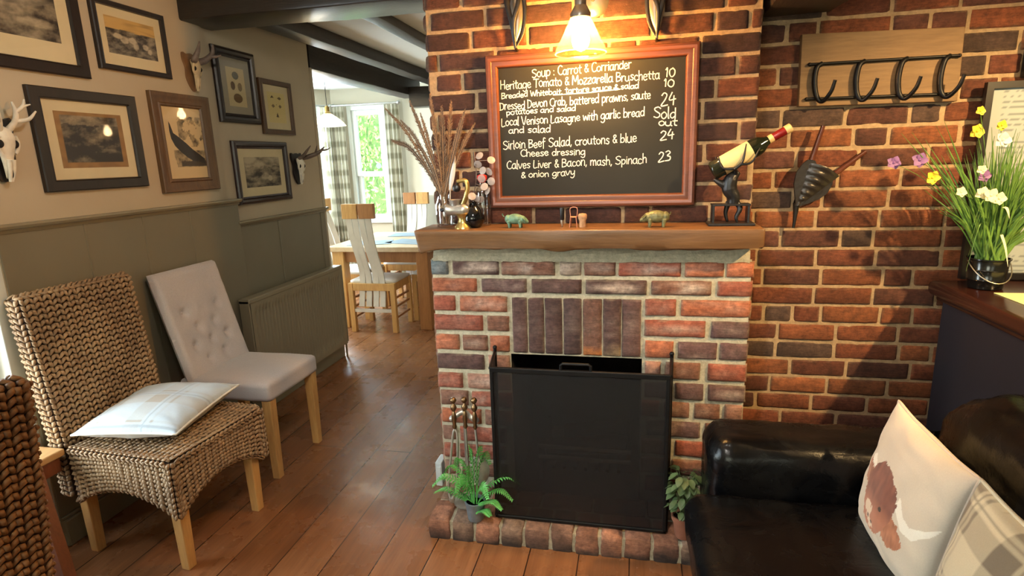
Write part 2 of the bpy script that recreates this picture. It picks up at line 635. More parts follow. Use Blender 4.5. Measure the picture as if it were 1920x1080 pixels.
def tube(bm, pts, r, n=8, caps=True, closed=False, flat=1.0):
    """a round bar along points; r one radius or one per point"""
    pts = [Vector(p) for p in pts]
    rs = r if isinstance(r, (list, tuple)) else [r] * len(pts)
    rings = []
    for p, (t, a, b), rr in zip(pts, frames_along(pts, closed), rs):
        rings.append([bm.verts.new(p + (a * math.cos(2 * PI * k / n) + b * flat * math.sin(2 * PI * k / n)) * rr) for k in range(n)])
    m2 = len(rings)
    for i in range(m2 if closed else m2 - 1):
        A, Bq = rings[i], rings[(i + 1) % m2]
        for k in range(n):
            bm.faces.new((A[k], A[(k + 1) % n], Bq[(k + 1) % n], Bq[k]))
    if caps and not closed:
        bm.faces.new(rings[0][::-1])
        bm.faces.new(rings[-1])
    return [v for q in rings for v in q]


def smooth_path(pts, sub=5, closed=False):
    pts = [Vector(p) for p in pts]
    n = len(pts)
    out = []
    rng = n if closed else n - 1
    for i in range(rng):
        p0 = pts[(i - 1) % n] if (closed or i > 0) else pts[i] * 2 - pts[i + 1]
        p1, p2 = pts[i], pts[(i + 1) % n]
        p3 = pts[(i + 2) % n] if (closed or i < n - 2) else p2 * 2 - p1
        for k in range(sub):
            t = k / sub
            out.append(0.5 * ((2 * p1) + (p2 - p0) * t + (2 * p0 - 5 * p1 + 4 * p2 - p3) * t * t + (3 * p1 - p0 - 3 * p2 + p3) * t ** 3))
    if not closed:
        out.append(pts[-1])
    return out


def lerp_list(vals, n):
    out = []
    for i in range(n):
        t = i / (n - 1) * (len(vals) - 1)
        k = min(int(t), len(vals) - 2)
        out.append(vals[k] + (vals[k + 1] - vals[k]) * (t - k))
    return out


def stube(bm, pts, rs, n=8, sub=5, flat=1.0, caps=True):
    p = smooth_path(pts, sub)
    r = lerp_list(rs, len(p)) if isinstance(rs, (list, tuple)) else rs
    return tube(bm, p, r, n, caps, False, flat)


def lathe(bm, prof, n=24, loc=(0, 0, 0), rot=None, caps=True):
    mt = Matrix.Translation(loc)
    if rot is not None:
        mt = mt @ (rot if isinstance(rot, Matrix) else Euler(rot).to_matrix()).to_4x4()
    rings = []
    for r, z in prof:
        rings.append([bm.verts.new(mt @ Vector((max(r, 1e-4) * math.cos(2 * PI * k / n), max(r, 1e-4) * math.sin(2 * PI * k / n), z))) for k in range(n)])
    for A, Bq in zip(rings, rings[1:]):
        for k in range(n):
            bm.faces.new((A[k], A[(k + 1) % n], Bq[(k + 1) % n], Bq[k]))
    if caps:
        bm.faces.new(rings[0][::-1])
        bm.faces.new(rings[-1])
    return [v for q in rings for v in q]


def ball(bm, c, r, rot=None, u=14, v=9):
    rr = r if isinstance(r, (list, tuple)) else (r, r, r)
    mt = Matrix.Translation(c)
    if rot is not None:
        mt = mt @ (rot if isinstance(rot, Matrix) else Euler(rot).to_matrix()).to_4x4()
    mt = mt @ Matrix.Diagonal((*rr, 1))
    return bmesh.ops.create_uvsphere(bm, u_segments=u, v_segments=v, radius=1, matrix=mt)['verts']


def prism(bm, poly, thick, mt):
    """2-D outline (local x, y) pushed out along local z by thick"""
    a = [bm.verts.new(mt @ Vector((x, y, 0))) for x, y in poly]
    b = [bm.verts.new(mt @ Vector((x, y, thick))) for x, y in poly]
    bm.faces.new(a[::-1])
    bm.faces.new(b)
    n = len(poly)
    for i in range(n):
        bm.faces.new((a[i], a[(i + 1) % n], b[(i + 1) % n], b[i]))


def grid(bm, f, nu, nv, closed_u=False, col=None, layer=None):
    V = []
    for j in range(nv + 1):
        row = []
        for i in range(nu if closed_u else nu + 1):
            u, v = i / nu, j / nv
            vt = bm.verts.new(f(u, v))
            if col:
                vt[layer] = (*col(u, v), 1)
            row.append(vt)
        V.append(row)
    nn = len(V[0])
    for j in range(nv):
        for i in range(nu):
            i2 = (i + 1) % nn
            bm.faces.new((V[j][i], V[j][i2], V[j + 1][i2], V[j + 1][i]))
    return V


def BC():
    """bmesh with a colour layer"""
    bm = bmesh.new()
    return bm, bm.verts.layers.float_color.new('Col')


def nz(x, y, z=0.0):
    return noise.noise(Vector((x, y, z)))


def fbm(x, y, z=0.0, o=4):
    return noise.fractal(Vector((x, y, z)), 0.9, 2.1, o)


def pin(px, py, poly):
    c = False
    n = len(poly)
    for i in range(n):
        x1, y1 = poly[i]
        x2, y2 = poly[i - 1]
        if (y1 > py) != (y2 > py) and px < (x2 - x1) * (py - y1) / (y2 - y1) + x1:
            c = not c
    return c


def mixc(a, b, t):
    t = max(0.0, min(1.0, t))
    return tuple(x + (y - x) * t for x, y in zip(a, b))


# local frames: picture plane x right, y up, z out of the wall
def on_left_wall(x, y, z):
    return Matrix(((0, 0, 1, x), (1, 0, 0, y), (0, 1, 0, z), (0, 0, 0, 1)))


def on_back_wall(x, y, z):
    return Matrix(((1, 0, 0, x), (0, 0, -1, y), (0, 1, 0, z), (0, 0, 0, 1)))


# ------------------------------------------------------------------ brickwork
def brick(bm, lay, mt, u0, u1, w0, w1, col, proud=0.0, depth=0.010, seed=0.0, streak=0.0, lip=None, step=0.016, smear=(0.30, 0.24, 0.17)):
    """one brick face: a worn, rounded, uneven slab standing proud of the mortar plane (local x, y, z out)"""
    lu, lw = u1 - u0, w1 - w0
    nu, nw = max(4, int(lu / step)), max(4, int(lw / step))
    es = [0, 0.09, 0.25] if lw < 0.12 else [0, 0.05, 0.12]

    def axis(n, a, length):
        e = min(0.012, length * 0.2)
        xs = [0, e * 0.35, e] + [e + (length - 2 * e) * k / (n - 2) for k in range(1, n - 2)] + [length - e, length - e * 0.35, length]
        return [a + x for x in xs]
    us, ws = axis(nu, u0, lu), axis(nw, w0, lw)
    rows = []
    for j, w in enumerate(ws):
        row = []
        for i, u in enumerate(us):
            eu, ew = min(i, len(us) - 1 - i), min(j, len(ws) - 1 - j)
            e = min(eu, ew)
            base = (-0.006, depth * 0.62, depth)[min(e, 2)]
            corner = 0.35 if (eu <= 1 and ew <= 1) else 0
            n1 = fbm(u * 16 + seed, w * 16, seed)
            n2 = nz(u * 55 + seed, w * 55, seed * 2)
            z = base * (1 - corner) + (proud + n1 * 0.0035 + n2 * 0.0014) * (1 if e > 0 else 0)
            du = nz(w * 34, seed, 3) * 0.005 if eu == 0 else 0
            dw = nz(u * 24, seed, 5) * 0.005 if ew == 0 else 0
            v = bm.verts.new(mt @ Vector((u + du, w + dw, z)))
            k = 1 + 0.30 * fbm(u * 9 + seed, w * 9 + seed, 1.7) + 0.12 * n2
            c = tuple(max(0.004, x * k) for x in col)
            if streak:
                s = fbm(u * 7 + seed, w * 42, 9.1) + 0.25
                mid = 1 - abs((w - w0) / lw - 0.5) * 2
                mid *= 1 - abs((u - u0) / lu - 0.5) * 1.5
                c = mixc(c, srgb(208, 190, 176), max(0, s) * mid * streak * 2.2)
            if lip:
                t = (w - w0) / lw
                g = max(0, 1 - t * 4.2 + n1 * 0.7)
                c = mixc(c, lip, g)
            if e <= 1:
                c = mixc(c, smear, max(0.0, (0.55 if e == 0 else 0.10) + 0.9 * nz(u * 28 + seed, w * 28, 6.5)))
            v[lay] = (*c, 1)
            row.append(v)
        rows.append(row)
    for j in range(len(rows) - 1):
        for i in range(len(us) - 1):
            bm.faces.new((rows[j][i], rows[j][i + 1], rows[j + 1][i + 1], rows[j + 1][i]))


def courses(bm, lay, mt, width, z0, ch, nc, pal, joint=0.011, sl=0.222, rs=None, header=0.3, smear=(0.24, 0.17, 0.11), skip=None, left=0.0, toned=None):
    rs = rs or rnd
    for k in range(nc):
        u = left - rs.uniform(0, sl * 0.95) if k % 2 else left - rs.uniform(0, sl * 0.5)
        w0, w1 = z0 + k * ch + joint / 2, z0 + (k + 1) * ch - joint / 2
        while u < left + width:
            ln = sl * rs.uniform(0.93, 1.06) if rs.random() > header else sl * rs.uniform(0.44, 0.54)
            a, b = max(u, left), min(u + ln - joint, left + width)
            u += ln
            if b - a < 0.03:
                continue
            if skip and skip(a, b, w0, w1):
                continue
            c = rs.choice(pal)
            k2 = rs.uniform(0.78, 1.2)
            c = tuple(x * k2 for x in c)
            wob = nz((a + b) * 1.3, w0 * 1.3, 4) * 0.004
            brick(bm, lay, mt, a, b, w0 + wob, w1 + wob, c, rs.uniform(-0.002, 0.003), seed=rs.uniform(0, 90), smear=smear)


def mortar_panel(bm, mt, u0, u1, w0, w1, st=0.03):
    nu, nw = max(1, int((u1 - u0) / st)), max(1, int((w1 - w0) / st))
    grid(bm, lambda u, v: mt @ Vector((u0 + (u1 - u0) * u, w0 + (w1 - w0) * v,
         0.004 + 0.003 * nz((u0 + (u1 - u0) * u) * 30, (w0 + (w1 - w0) * v) * 30, 2))), nu, nw)


PIER_Y, BREAST_Y, WALL_Y = 2.22, 2.32, 2.50
PX0, PX1 = -0.812, 0.424

# ------------------------------------------------------------------ the room
CEIL = 2.37
LX = -2.30
bm = B(); box2(bm, (-5.2, -2.7, -0.1), (2.9, 7.2, 0)); struct('floor', bm, 'floor')
bm = B(); box2(bm, (-5.2, -2.7, CEIL), (2.9, 7.2, CEIL + 0.1)); struct('ceiling', bm, 'ceiling')

# left wall: plaster above, painted boarding below, a jog in the plaster at the third frame
bm = B()
prof = [(1.65, LX), (1.65, LX + 0.03), (2.84, LX + 0.03), (2.88, LX + 0.024), (2.93, LX + 0.004), (2.97, LX), (3.985, LX), (4.0, LX - 0.015), (4.0, LX - 0.16), (1.65, LX - 0.16)]
prism(bm, [(x, y) for y, x in prof], CEIL, Matrix.Identity(4))
struct('wall_left', bm, 'plaster', smooth=30)
bm = B()
box2(bm, (LX - 0.16, 1.652, 0), (LX + 0.036, 2.985, 1.30), 0.004)
box2(bm, (LX - 0.16, 2.985, 0), (LX + 0.010, 3.992, 1.165), 0.004)
for y in (2.0, 2.3, 2.6):
    box2(bm, (LX + 0.030, y - 0.004, 0.12), (LX + 0.0385, y + 0.004, 1.29), 0.0015)
for y in (3.4, 3.93):
    box2(bm, (LX + 0.006, y - 0.012, 0.12), (LX + 0.016, y + 0.012, 1.15), 0.003)
struct('wall_left_boarding', bm, 'wainscot')


def rail(name, y0, y1, z, x):
    b = B()
    poly = [(0, 0), (0.012, 0.002), (0.016, 0.014), (0.03, 0.018), (0.036, 0.028), (0.034, 0.036), (0, 0.036)]
    mt = Matrix(((1, 0, 0, x), (0, 0, 1, y0), (0, 1, 0, z), (0, 0, 0, 1)))
    prism(b, poly, y1 - y0, mt)
    return struct(name, b, 'dado', smooth=40)


rail('trim_1', 1.645, 2.99, 1.285, LX + 0.03)
rail('trim_2', 2.97, 4.0, 1.15, LX + 0.006)
bm = B(); box2(bm, (LX + 0.0, 1.65, 0), (LX + 0.055, 4.005, 0.115), 0.006); box2(bm, (LX, 1.65, 0.115), (LX + 0.045, 4.005, 0.13), 0.004)
struct('baseboard_left', bm, 'dado')
bm = B(); box2(bm, (LX - 0.17, 3.992, 0), (LX + 0.006, 4.02, 2.18), 0.004); struct('trim_3', bm, 'plaster')

# rest of the front room behind the camera
bm = B()
box2(bm, (LX - 0.16, -2.7, 0), (LX, 0.72, CEIL)); box2(bm, (LX - 0.16, 0.72, 2.1), (LX, 1.65, CEIL))
struct('wall_left_near', bm, 'plaster')
bm = B(); box2(bm, (2.7, -2.7, 0), (2.9, 2.6, CEIL)); struct('wall_right', bm, 'plaster')
bm = B(); box2(bm, (-2.4, -2.8, 0), (2.8, -2.62, CEIL)); struct('wall_rear', bm, 'plaster')

# glazed white door in the left wall, right at the frame's edge
bm = B()
for y in (0.72, 1.60):
    box2(bm, (LX - 0.15, y, 0), (LX + 0.03, y + 0.05, 2.05), 0.004)
box2(bm, (LX - 0.15, 0.72, 2.05), (LX + 0.03, 1.65, 2.1), 0.004)
for y in (0.77, 1.52):
    box2(bm, (LX - 0.09, y, 0.02), (LX - 0.045, y + 0.08, 2.05), 0.004)
box2(bm, (LX - 0.09, 0.77, 0.02), (LX - 0.045, 1.6, 0.36), 0.004)
box2(bm, (LX - 0.09, 0.77, 1.95), (LX - 0.045, 1.6, 2.05), 0.004)
d1 = struct('door_1', bm, 'white_paint')
bm = B(); box2(bm, (LX - 0.07, 0.85, 0.36), (LX - 0.065, 1.52, 1.95)); obj('glass_pane', bm, 'window_glass', d1)

# chimney: brick pier below the mantel, the breast above it, and the brick wall to its right
RED, ORANGE = srgb(158, 88, 68), srgb(174, 104, 74)
DARK, PURPLE, BROWN = srgb(88, 64, 61), srgb(106, 78, 76), srgb(128, 88, 71)
GREYB, PINK = srgb(104, 118, 124), srgb(172, 128, 110)
LIP_O = srgb(196, 126, 72)

bm, lay = BC()
mt = on_back_wall(0, PIER_Y, 0)


def cx(v):                      # column of the close-up of the pier -> metres along the pier
    p = 780 + v / 2.8235
    return PX0 + (p - 811) * (PX1 - PX0) / (1407 - 811)


rows = [
    (1.040, 1.104, [(78, 185, GREYB, .3), (203, 475, DARK, 1.0), (482, 785, BROWN, .8), (800, 925, srgb(150, 134, 120), .9), (932, 1105, BROWN, .5), (1112, 1435, RED, .6), (1446, 1644, ORANGE, .4), (1649, 1785, ORANGE, .1)]),
    (0.968, 1.030, [(78, 345, ORANGE, .1), (366, 628, PURPLE, .4), (648, 926, DARK, .1), (940, 1265, DARK, .9), (1280, 1588, BROWN, .9), (1608, 1780, RED, .3)]),
    (0.886, 0.957, [(78, 216, RED, .1), (236, 515, ORANGE, .8), (1252, 1416, RED, .3), (1432, 1780, ORANGE, .3)]),
    (0.803, 0.874, [(78, 372, RED, .3), (388, 522, BROWN, .1), (1250, 1566, RED, .5), (1588, 1780, PURPLE, .2)]),
    (0.716, 0.789, [(78, 228, ORANGE, .2), (240, 395, BROWN, .3), (400, 522, ORANGE, .2), (1256, 1408, ORANGE, .1), (1424, 1628, PURPLE, .5), (1636, 1780, PURPLE, .1)]),
    (0.630, 0.704, [(78, 372, DARK, .1), (388, 520, PINK, .2), (1256, 1345, PINK, .2), (1362, 1548, BROWN, .2), (1580, 1780, RED, .2)]),
    (0.546, 0.618, [(78, 236, RED, .2), (258, 520, PINK, .4), (1256, 1400, PURPLE, .2), (1416, 1570, PURPLE, .2), (1586, 1780, PURPLE, .3)]),
]
for w0, w1, bs in rows:
    for a, b, c, s in bs:
        brick(bm, lay, mt, cx(a), cx(b), w0, w1, c, rnd.uniform(-.002, .004), 0.016, rnd.uniform(0, 90), s)
sol = [(538, 622, PURPLE), (627, 716, DARK), (721, 816, srgb(84, 62, 62)), (822, 922, srgb(74, 58, 60)), (928, 1030, BROWN), (1036, 1132, DARK), (1136, 1236, PURPLE)]
for i, (a, b, c) in enumerate(sol):
    c = mixc(c, srgb(90, 66, 62), 0.45)
    brick(bm, lay, mt, cx(a) - .003, cx(b) + .003, 0.713, 0.954, c, rnd.uniform(-.002, .003), 0.014, rnd.uniform(0, 90), 0.12, lip=LIP_O if i in (4,) else (srgb(160, 140, 110) if i == 5 else None))
OP0, OP1 = cx(524), cx(1244)    # fire opening
pal = [RED, ORANGE, BROWN, PINK, PURPLE, RED, BROWN]
rs = random.Random(3)
w = 0.544
while w - 0.083 > 0.085:
    w1, w = w - 0.006, w - 0.083
    u = PX0 + rs.uniform(-0.11, 0)
    while u < PX1:
        ln = 0.225 if rs.random() > 0.35 else 0.115
        a, b = max(u, PX0), min(u + ln - 0.012, PX1)
        u += ln
        if b - a < 0.03: continue
        for a2, b2 in ((a, min(b, OP0)), (max(a, OP1), b)):
            if b2 - a2 > 0.025:
                brick(bm, lay, mt, a2, b2, w + 0.005, w1, rs.choice(pal), rs.uniform(-.002, .004), 0.015, rs.uniform(0, 90), rs.choice((0, .2, .5)))
# pier's left flank (seen a step to the side)
ml = Matrix(((0, 0, -1, PX0), (-1, 0, 0, PIER_Y + 0.62), (0, 1, 0, 0), (0, 0, 0, 1)))
courses(bm, lay, ml, 0.62, 0.09, 0.083, 12, pal, rs=random.Random(5))
pier = struct('wall_chimney', bm, 'brick', smooth=60)
bm = B()
mortar_panel(bm, mt, PX0, OP0, 0, 1.11); mortar_panel(bm, mt, OP1, PX1, 0, 1.11); mortar_panel(bm, mt, OP0, OP1, 0.71, 1.11)
grid(bm, lambda u, v: Vector((PX0 + 0.008 + (PX1 - PX0 - 0.016) * u, PIER_Y - 0.012 + 0.05 * v ** 3 + 0.004 * nz(u * 30, v * 5), 1.098 + 0.062 * v + 0.006 * nz(u * 22, v * 3, 4))), 60, 6)
box2(bm, (PX0 + 0.004, PIER_Y + 0.01, 0.0), (PX0 + 0.02, BREAST_Y + 0.5, 1.14))
box2(bm, (PX1 - 0.02, PIER_Y + 0.01, 0.0), (PX1 - 0.004, WALL_Y, 1.14))
box2(bm, (PX0 + 0.02, PIER_Y + 0.02, 1.08), (PX1 - 0.02, BREAST_Y + 0.5, 1.15))
obj('mortar', bm, 'mortar_pale', pier, label='pale lime mortar joints and cement cap')
bm = B()
X0, X1, Y1, Z1 = OP0, OP1, PIER_Y + 0.46, 0.78
for a, b in (((X0 - 0.1, Y1, 0), (X1 + 0.1, Y1 + 0.03, Z1)), ((X0 - 0.04, PIER_Y + 0.012, 0), (X0 - 0.002, Y1, Z1)), ((X1 + 0.002, PIER_Y + 0.012, 0), (X1 + 0.04, Y1, Z1)), ((X0, PIER_Y + 0.03, Z1 - 0.03), (X1, Y1, Z1)), ((X0, PIER_Y - 0.02, 0.05), (X1, Y1, 0.092))):
    box2(bm, a, b, 0.004)
obj('firebox', bm, 'soot', pier, label='soot-black inside of the fireplace')

# breast above the mantel
bm, lay = BC()
BX0, BX1 = -0.815, 0.432
mt = on_back_wall(0, BREAST_Y, 0)
palu = [srgb(72, 46, 40), srgb(86, 52, 40), srgb(68, 46, 44), srgb(96, 56, 42), srgb(104, 60, 42), srgb(78, 50, 44)]
courses(bm, lay, mt, BX1 - BX0, 1.232, 0.0757, 15, palu, 0.006, 0.23, random.Random(11), 0.3, left=BX0)
ml = Matrix(((0, 0, -1, BX0), (-1, 0, 0, BREAST_Y + 0.5), (0, 1, 0, 0), (0, 0, 0, 1)))
courses(bm, lay, ml, 0.5, 1.232, 0.0757, 15, palu, 0.013, 0.23, random.Random(12))
br = struct('wall_chimney_breast', bm, 'brick', smooth=60)
bm = B(); mortar_panel(bm, mt, BX0 + 0.004, BX1 - 0.004, 1.15, CEIL, 0.04)
box2(bm, (BX0 + 0.004, BREAST_Y + 0.006, 1.15), (BX1 - 0.004, BREAST_Y + 0.5, CEIL)); obj('mortar', bm, 'mortar_sand', br)

# brick wall right of the chimney
bm, lay = BC()
mt = on_back_wall(0, WALL_Y, 0)
palr = [srgb(124, 74, 48), srgb(116, 66, 46), srgb(104, 60, 44), srgb(134, 82, 52), srgb(92, 58, 48), srgb(120, 70, 46), srgb(84, 66, 58)]
courses(bm, lay, mt, 2.35, 0.014, 0.0781, 30, palr, 0.006, 0.232, random.Random(21), 0.28, left=0.40)
wr = struct('wall_back', bm, 'brick', smooth=60)
bm = B(); mortar_panel(bm, mt, 0.40, 2.75, 0, CEIL, 0.04); box2(bm, (0.40, WALL_Y + 0.006, 0), (2.75, WALL_Y + 0.2, CEIL)); obj('mortar', bm, 'mortar_sand', wr)

# dining room shell
bm = B(); box2(bm, (-4.8, 3.9, 0), (LX - 0.16, 4.0, CEIL)); struct('wall_dining_near', bm, 'plaster')
FARY = 6.7
bay = [(-4.7, 5.72), (-4.30, 5.95), (-3.62, FARY), (-2.70, FARY), (-2.08, 6.46), (-1.2, 6.46), (0.9, 6.46)]


def wall_seg(b, p, q, z0, z1, th=0.12, ext=0.0):
    p, q = Vector((*p, 0)), Vector((*q, 0))
    d = (q - p).normalized()
    n = Vector((d.y, -d.x, 0))
    mid = (p + q) / 2 - n * th / 2
    ang = math.atan2(d.y, d.x)
    box(b, (mid.x, mid.y, (z0 + z1) / 2), ((q - p).length + ext, th, z1 - z0), Matrix.Rotation(ang, 3, 'Z'))


def lp(p, q, t):
    return (p[0] + (q[0] - p[0]) * t, p[1] + (q[1] - p[1]) * t)


SILL, HEAD = 0.80, 2.17
bm = B()
for i, (a, b_) in enumerate(((0.12, 0.9), (0.22, 0.77))):
    p, q = bay[i + 1], bay[i + 2]
    wall_seg(bm, p, lp(p, q, a), 0, CEIL); wall_seg(bm, lp(p, q, b_), q, 0, CEIL)
    wall_seg(bm, lp(p, q, a), lp(p, q, b_), 0, SILL); wall_seg(bm, lp(p, q, a), lp(p, q, b_), HEAD, CEIL)
wall_seg(bm, bay[0], bay[1], 0, CEIL, ext=0.02)
struct('wall_dining_bay', bm, 'pale_wall')
bm = B(); wall_seg(bm, bay[3], bay[4], 0, CEIL)
p, q = bay[3], bay[4]
for t0, t1 in ((0.05, 0.33), (0.36, 0.64), (0.67, 0.95)):
    wall_seg(bm, lp(p, q, t0), lp(p, q, t1), 0.12, 1.10, 0.105)
struct('wall_dining_angled', bm, 'pale_wall')
bm = B(); wall_seg(bm, bay[4], bay[6], 0, CEIL); struct('wall_dining_far', bm, 'pale_wall')
bm = B(); box2(bm, (-4.8, 4.0, 0), (-4.7, 4.35, CEIL)); box2(bm, (-4.8, 5.65, 0), (-4.7, 5.75, CEIL)); box2(bm, (-4.8, 4.35, 0), (-4.7, 5.65, 0.75)); box2(bm, (-4.8, 4.35, 2.15), (-4.7, 5.65, CEIL))
struct('wall_dining_side', bm, 'pale_wall')
bm = B(); box2(bm, (0.9, 2.7, 0), (1.0, 6.6, CEIL)); struct('wall_dining_right', bm, 'pale_wall')


def sash_window(name, p, q):
    p3, q3 = Vector((*p, 0)), Vector((*q, 0))
    L = (q3 - p3).length
    d = (q3 - p3).normalized()
    mt = Matrix(((d.x, d.y, 0, p3.x), (d.y, -d.x, 0, p3.y), (0, 0, 1, 0), (0, 0, 0, 1)))   # local y points into the room
    def bx(b, a, c, bev=0.004):
        v = box2(b, a, c, bev)
        for w_ in v: w_.co = mt @ w_.co
    b = B()
    bx(b, (0, -0.1, SILL + 0.015), (0.05, 0.015, HEAD)); bx(b, (L - 0.05, -0.1, SILL + 0.015), (L, 0.015, HEAD))
    bx(b, (0.05, -0.1, HEAD - 0.05), (L - 0.05, 0.014, HEAD)); bx(b, (-0.03, -0.1, SILL - 0.03), (L + 0.03, 0.05, SILL + 0.015))
    w_ = struct(name, b, 'white_paint')
    zm = 1.36
    for nm, z0, z1, y in (('upper_sash', zm - 0.02, HEAD - 0.05, -0.03), ('lower_sash', SILL + 0.015, zm + 0.03, -0.06)):
        b = B()
        bx(b, (0.05, y - 0.02, z0), (0.11, y + 0.02, z1)); bx(b, (L - 0.11, y - 0.02, z0), (L - 0.05, y + 0.02, z1))
        bx(b, (0.11, y - 0.02, z1 - 0.06), (L - 0.11, y + 0.02, z1)); bx(b, (0.11, y - 0.02, z0), (L - 0.11, y + 0.02, z0 + 0.055))
        s = obj(nm, b, 'white_paint', w_)
        b = B(); bx(b, (0.11, y - 0.002, z0 + 0.05), (L - 0.11, y + 0.002, z1 - 0.05), 0); obj('glass_pane', b, 'window_glass', s)
    return w_, mt, L


sash_window('window_1', lp(bay[1], bay[2], 0.12), lp(bay[1], bay[2], 0.9))
w2, w2m, w2l = sash_window('window_2', lp(bay[2], bay[3], 0.22), lp(bay[2], bay[3], 0.77))
b = B(); lathe(b, [(0.034, 0), (0.034, 0.002)], 24, w2m @ Vector((w2l - 0.155, -0.012, 1.46)), Matrix.Rotation(PI / 2, 3, 'X'))
obj('round_sticker', b, 'mat_blue', w2, label='small round grey sticker on the glass')

# beams and joists
def beam(name, p0, p1, mat, label, wob=0.006, n=26, ax=0):
    b = B()
    vs_ = box2(b, p0, p1)
    ed = [e for e in b.edges if abs((e.verts[0].co - e.verts[1].co)[ax]) > 0.2]
    bmesh.ops.subdivide_edges(b, edges=ed, cuts=n, use_grid_fill=True)
    bmesh.ops.bevel(b, geom=[e for e in b.edges if abs((e.verts[0].co - e.verts[1].co)[ax]) > 0.01 and e.calc_face_angle(0) > 0.5], offset=0.012, segments=2, profile=0.5, affect='EDGES')
    for v in b.verts:
        s = v.co[ax]
        if v.co.z < max(p0[2], p1[2]) - 0.01:
            v.co.z += wob * nz(s * 3, v.co.y * 4 if ax == 0 else v.co.x * 4, p0[2]) + wob * 0.4 * nz(s * 14, v.co.y * 14, v.co.x)
        v.co[1 - ax] += wob * nz(s * 2.6, v.co.z * 5, 7 + p0[0])
    return tag(obj(name, b, mat, smooth=40), label, 'beam')


beam('ceiling_beam', (LX - 0.02, 2.74, 2.235), (0.9, 3.02, CEIL), 'beam', 'heavy black-stained timber beam crossing the ceiling above the picture wall')
beam('ceiling_beam', (-2.15, 3.0, 2.28), (-2.01, 6.3, CEIL), 'beam_y', 'dark ceiling joist closest to the picture wall', ax=1)
beam('ceiling_beam', (-1.56, 3.0, 2.31), (-1.46, 6.3, CEIL), 'beam_y', 'dark ceiling joist closest to the brick chimney', ax=1)
beam('ceiling_beam', (LX - 0.20, 4.01, 2.172), (LX, 6.25, 2.345), 'beam_y', 'dark lintel beam over the opening to the dining room', 0.004, ax=1)
beam('ceiling_beam', (-2.3, 5.9, 2.05), (0.8, 6.08, 2.25), 'beam', 'short dark cross beam at the far end of the dining room')
beam('ceiling_beam', (0.452, 0.2, 1.985), (0.70, WALL_Y - 0.004, 2.2), 'beam_y', 'black beam end meeting the brick wall above the hook rack', 0.012, ax=1)

# outside
bm = B(); box2(bm, (-14, 6.9, -0.3), (6, 22, -0.22)); struct('ground_outside', bm, 'gravel')
bm = B()
rh = random.Random(2)
for i in range(15000):
    x, z = rh.uniform(-8.2, -1.2), rh.uniform(0.30, 4.0)
    y = 10.2 + 1.0 * fbm(x * 0.9, z * 0.9, 3) + rh.uniform(0, 0.7)
    z += 0.25 * nz(x * 1.5, y)
    s = rh.uniform(0.03, 0.075)
    R = Euler((rh.uniform(0, 6), rh.uniform(0, 6), rh.uniform(0, 6))).to_matrix()
    p = [Vector((x, y, z)) + R @ Vector(q) * s for q in ((-1, 0, 0), (0, -0.45, 0.15), (1, 0, 0), (0, 0.45, 0.15))]
    bm.faces.new([bm.verts.new(q) for q in p])
hd = obj('hedge', bm, 'hedge')
tag(hd, 'sunlit green garden hedge seen through the sash window', 'hedge')
bm = B()
for i in range(22):
    x = -9 + i * 0.43
    stube(bm, [(x, 10.9, -0.25), (x + rh.uniform(-.2, .2), 10.8, 1.2), (x + rh.uniform(-.4, .4), 10.8, 2.6)], [0.05, 0.035, 0.015], 6)
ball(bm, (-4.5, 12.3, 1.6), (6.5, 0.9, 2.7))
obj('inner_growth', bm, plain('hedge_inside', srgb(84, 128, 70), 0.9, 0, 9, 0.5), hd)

# ------------------------------------------------------------------ mantel beam
MZ = 1.238                       # top of the mantel
bm = B()
box2(bm, (-0.838, 2.10, 1.15), (0.440, BREAST_Y - 0.003, MZ))
bmesh.ops.subdivide_edges(bm, edges=[e for e in bm.edges if abs((e.verts[0].co - e.verts[1].co).x) > 0.2], cuts=60, use_grid_fill=True)
bmesh.ops.subdivide_edges(bm, edges=[e for e in bm.edges if abs((e.verts[0].co - e.verts[1].co).z) > 0.05], cuts=4, use_grid_fill=True)
for v in bm.verts:
    x, t = v.co.x, (MZ - v.co.z) / 0.088
    if v.co.y < 2.2:
        v.co.y += 0.014 * nz(x * 3.5, t * 1.2, 1) * t + 0.010 * t * t
        if t > 0.9:
            v.co.z += 0.012 + 0.016 * nz(x * 5.5, 0, 8) + 0.008 * nz(x * 13, 0, 2)
    elif t > 0.9:
        v.co.z += 0.004
    if x < -0.83: v.co.x += 0.012 * t
bmesh.ops.bevel(bm, geom=[e for e in bm.edges if e.calc_face_angle(0) > 0.8], offset=0.006, segments=2, profile=0.5, affect='EDGES')
tag(obj('mantel_shelf', bm, 'mantel', smooth=50), 'thick oak mantel shelf with a wavy lower edge above the brick fireplace', 'mantel')

# ------------------------------------------------------------------ hearth
bm, lay = BC()
HX0, HX1, HY = -0.805, 0.43, 1.945
rs = random.Random(9)


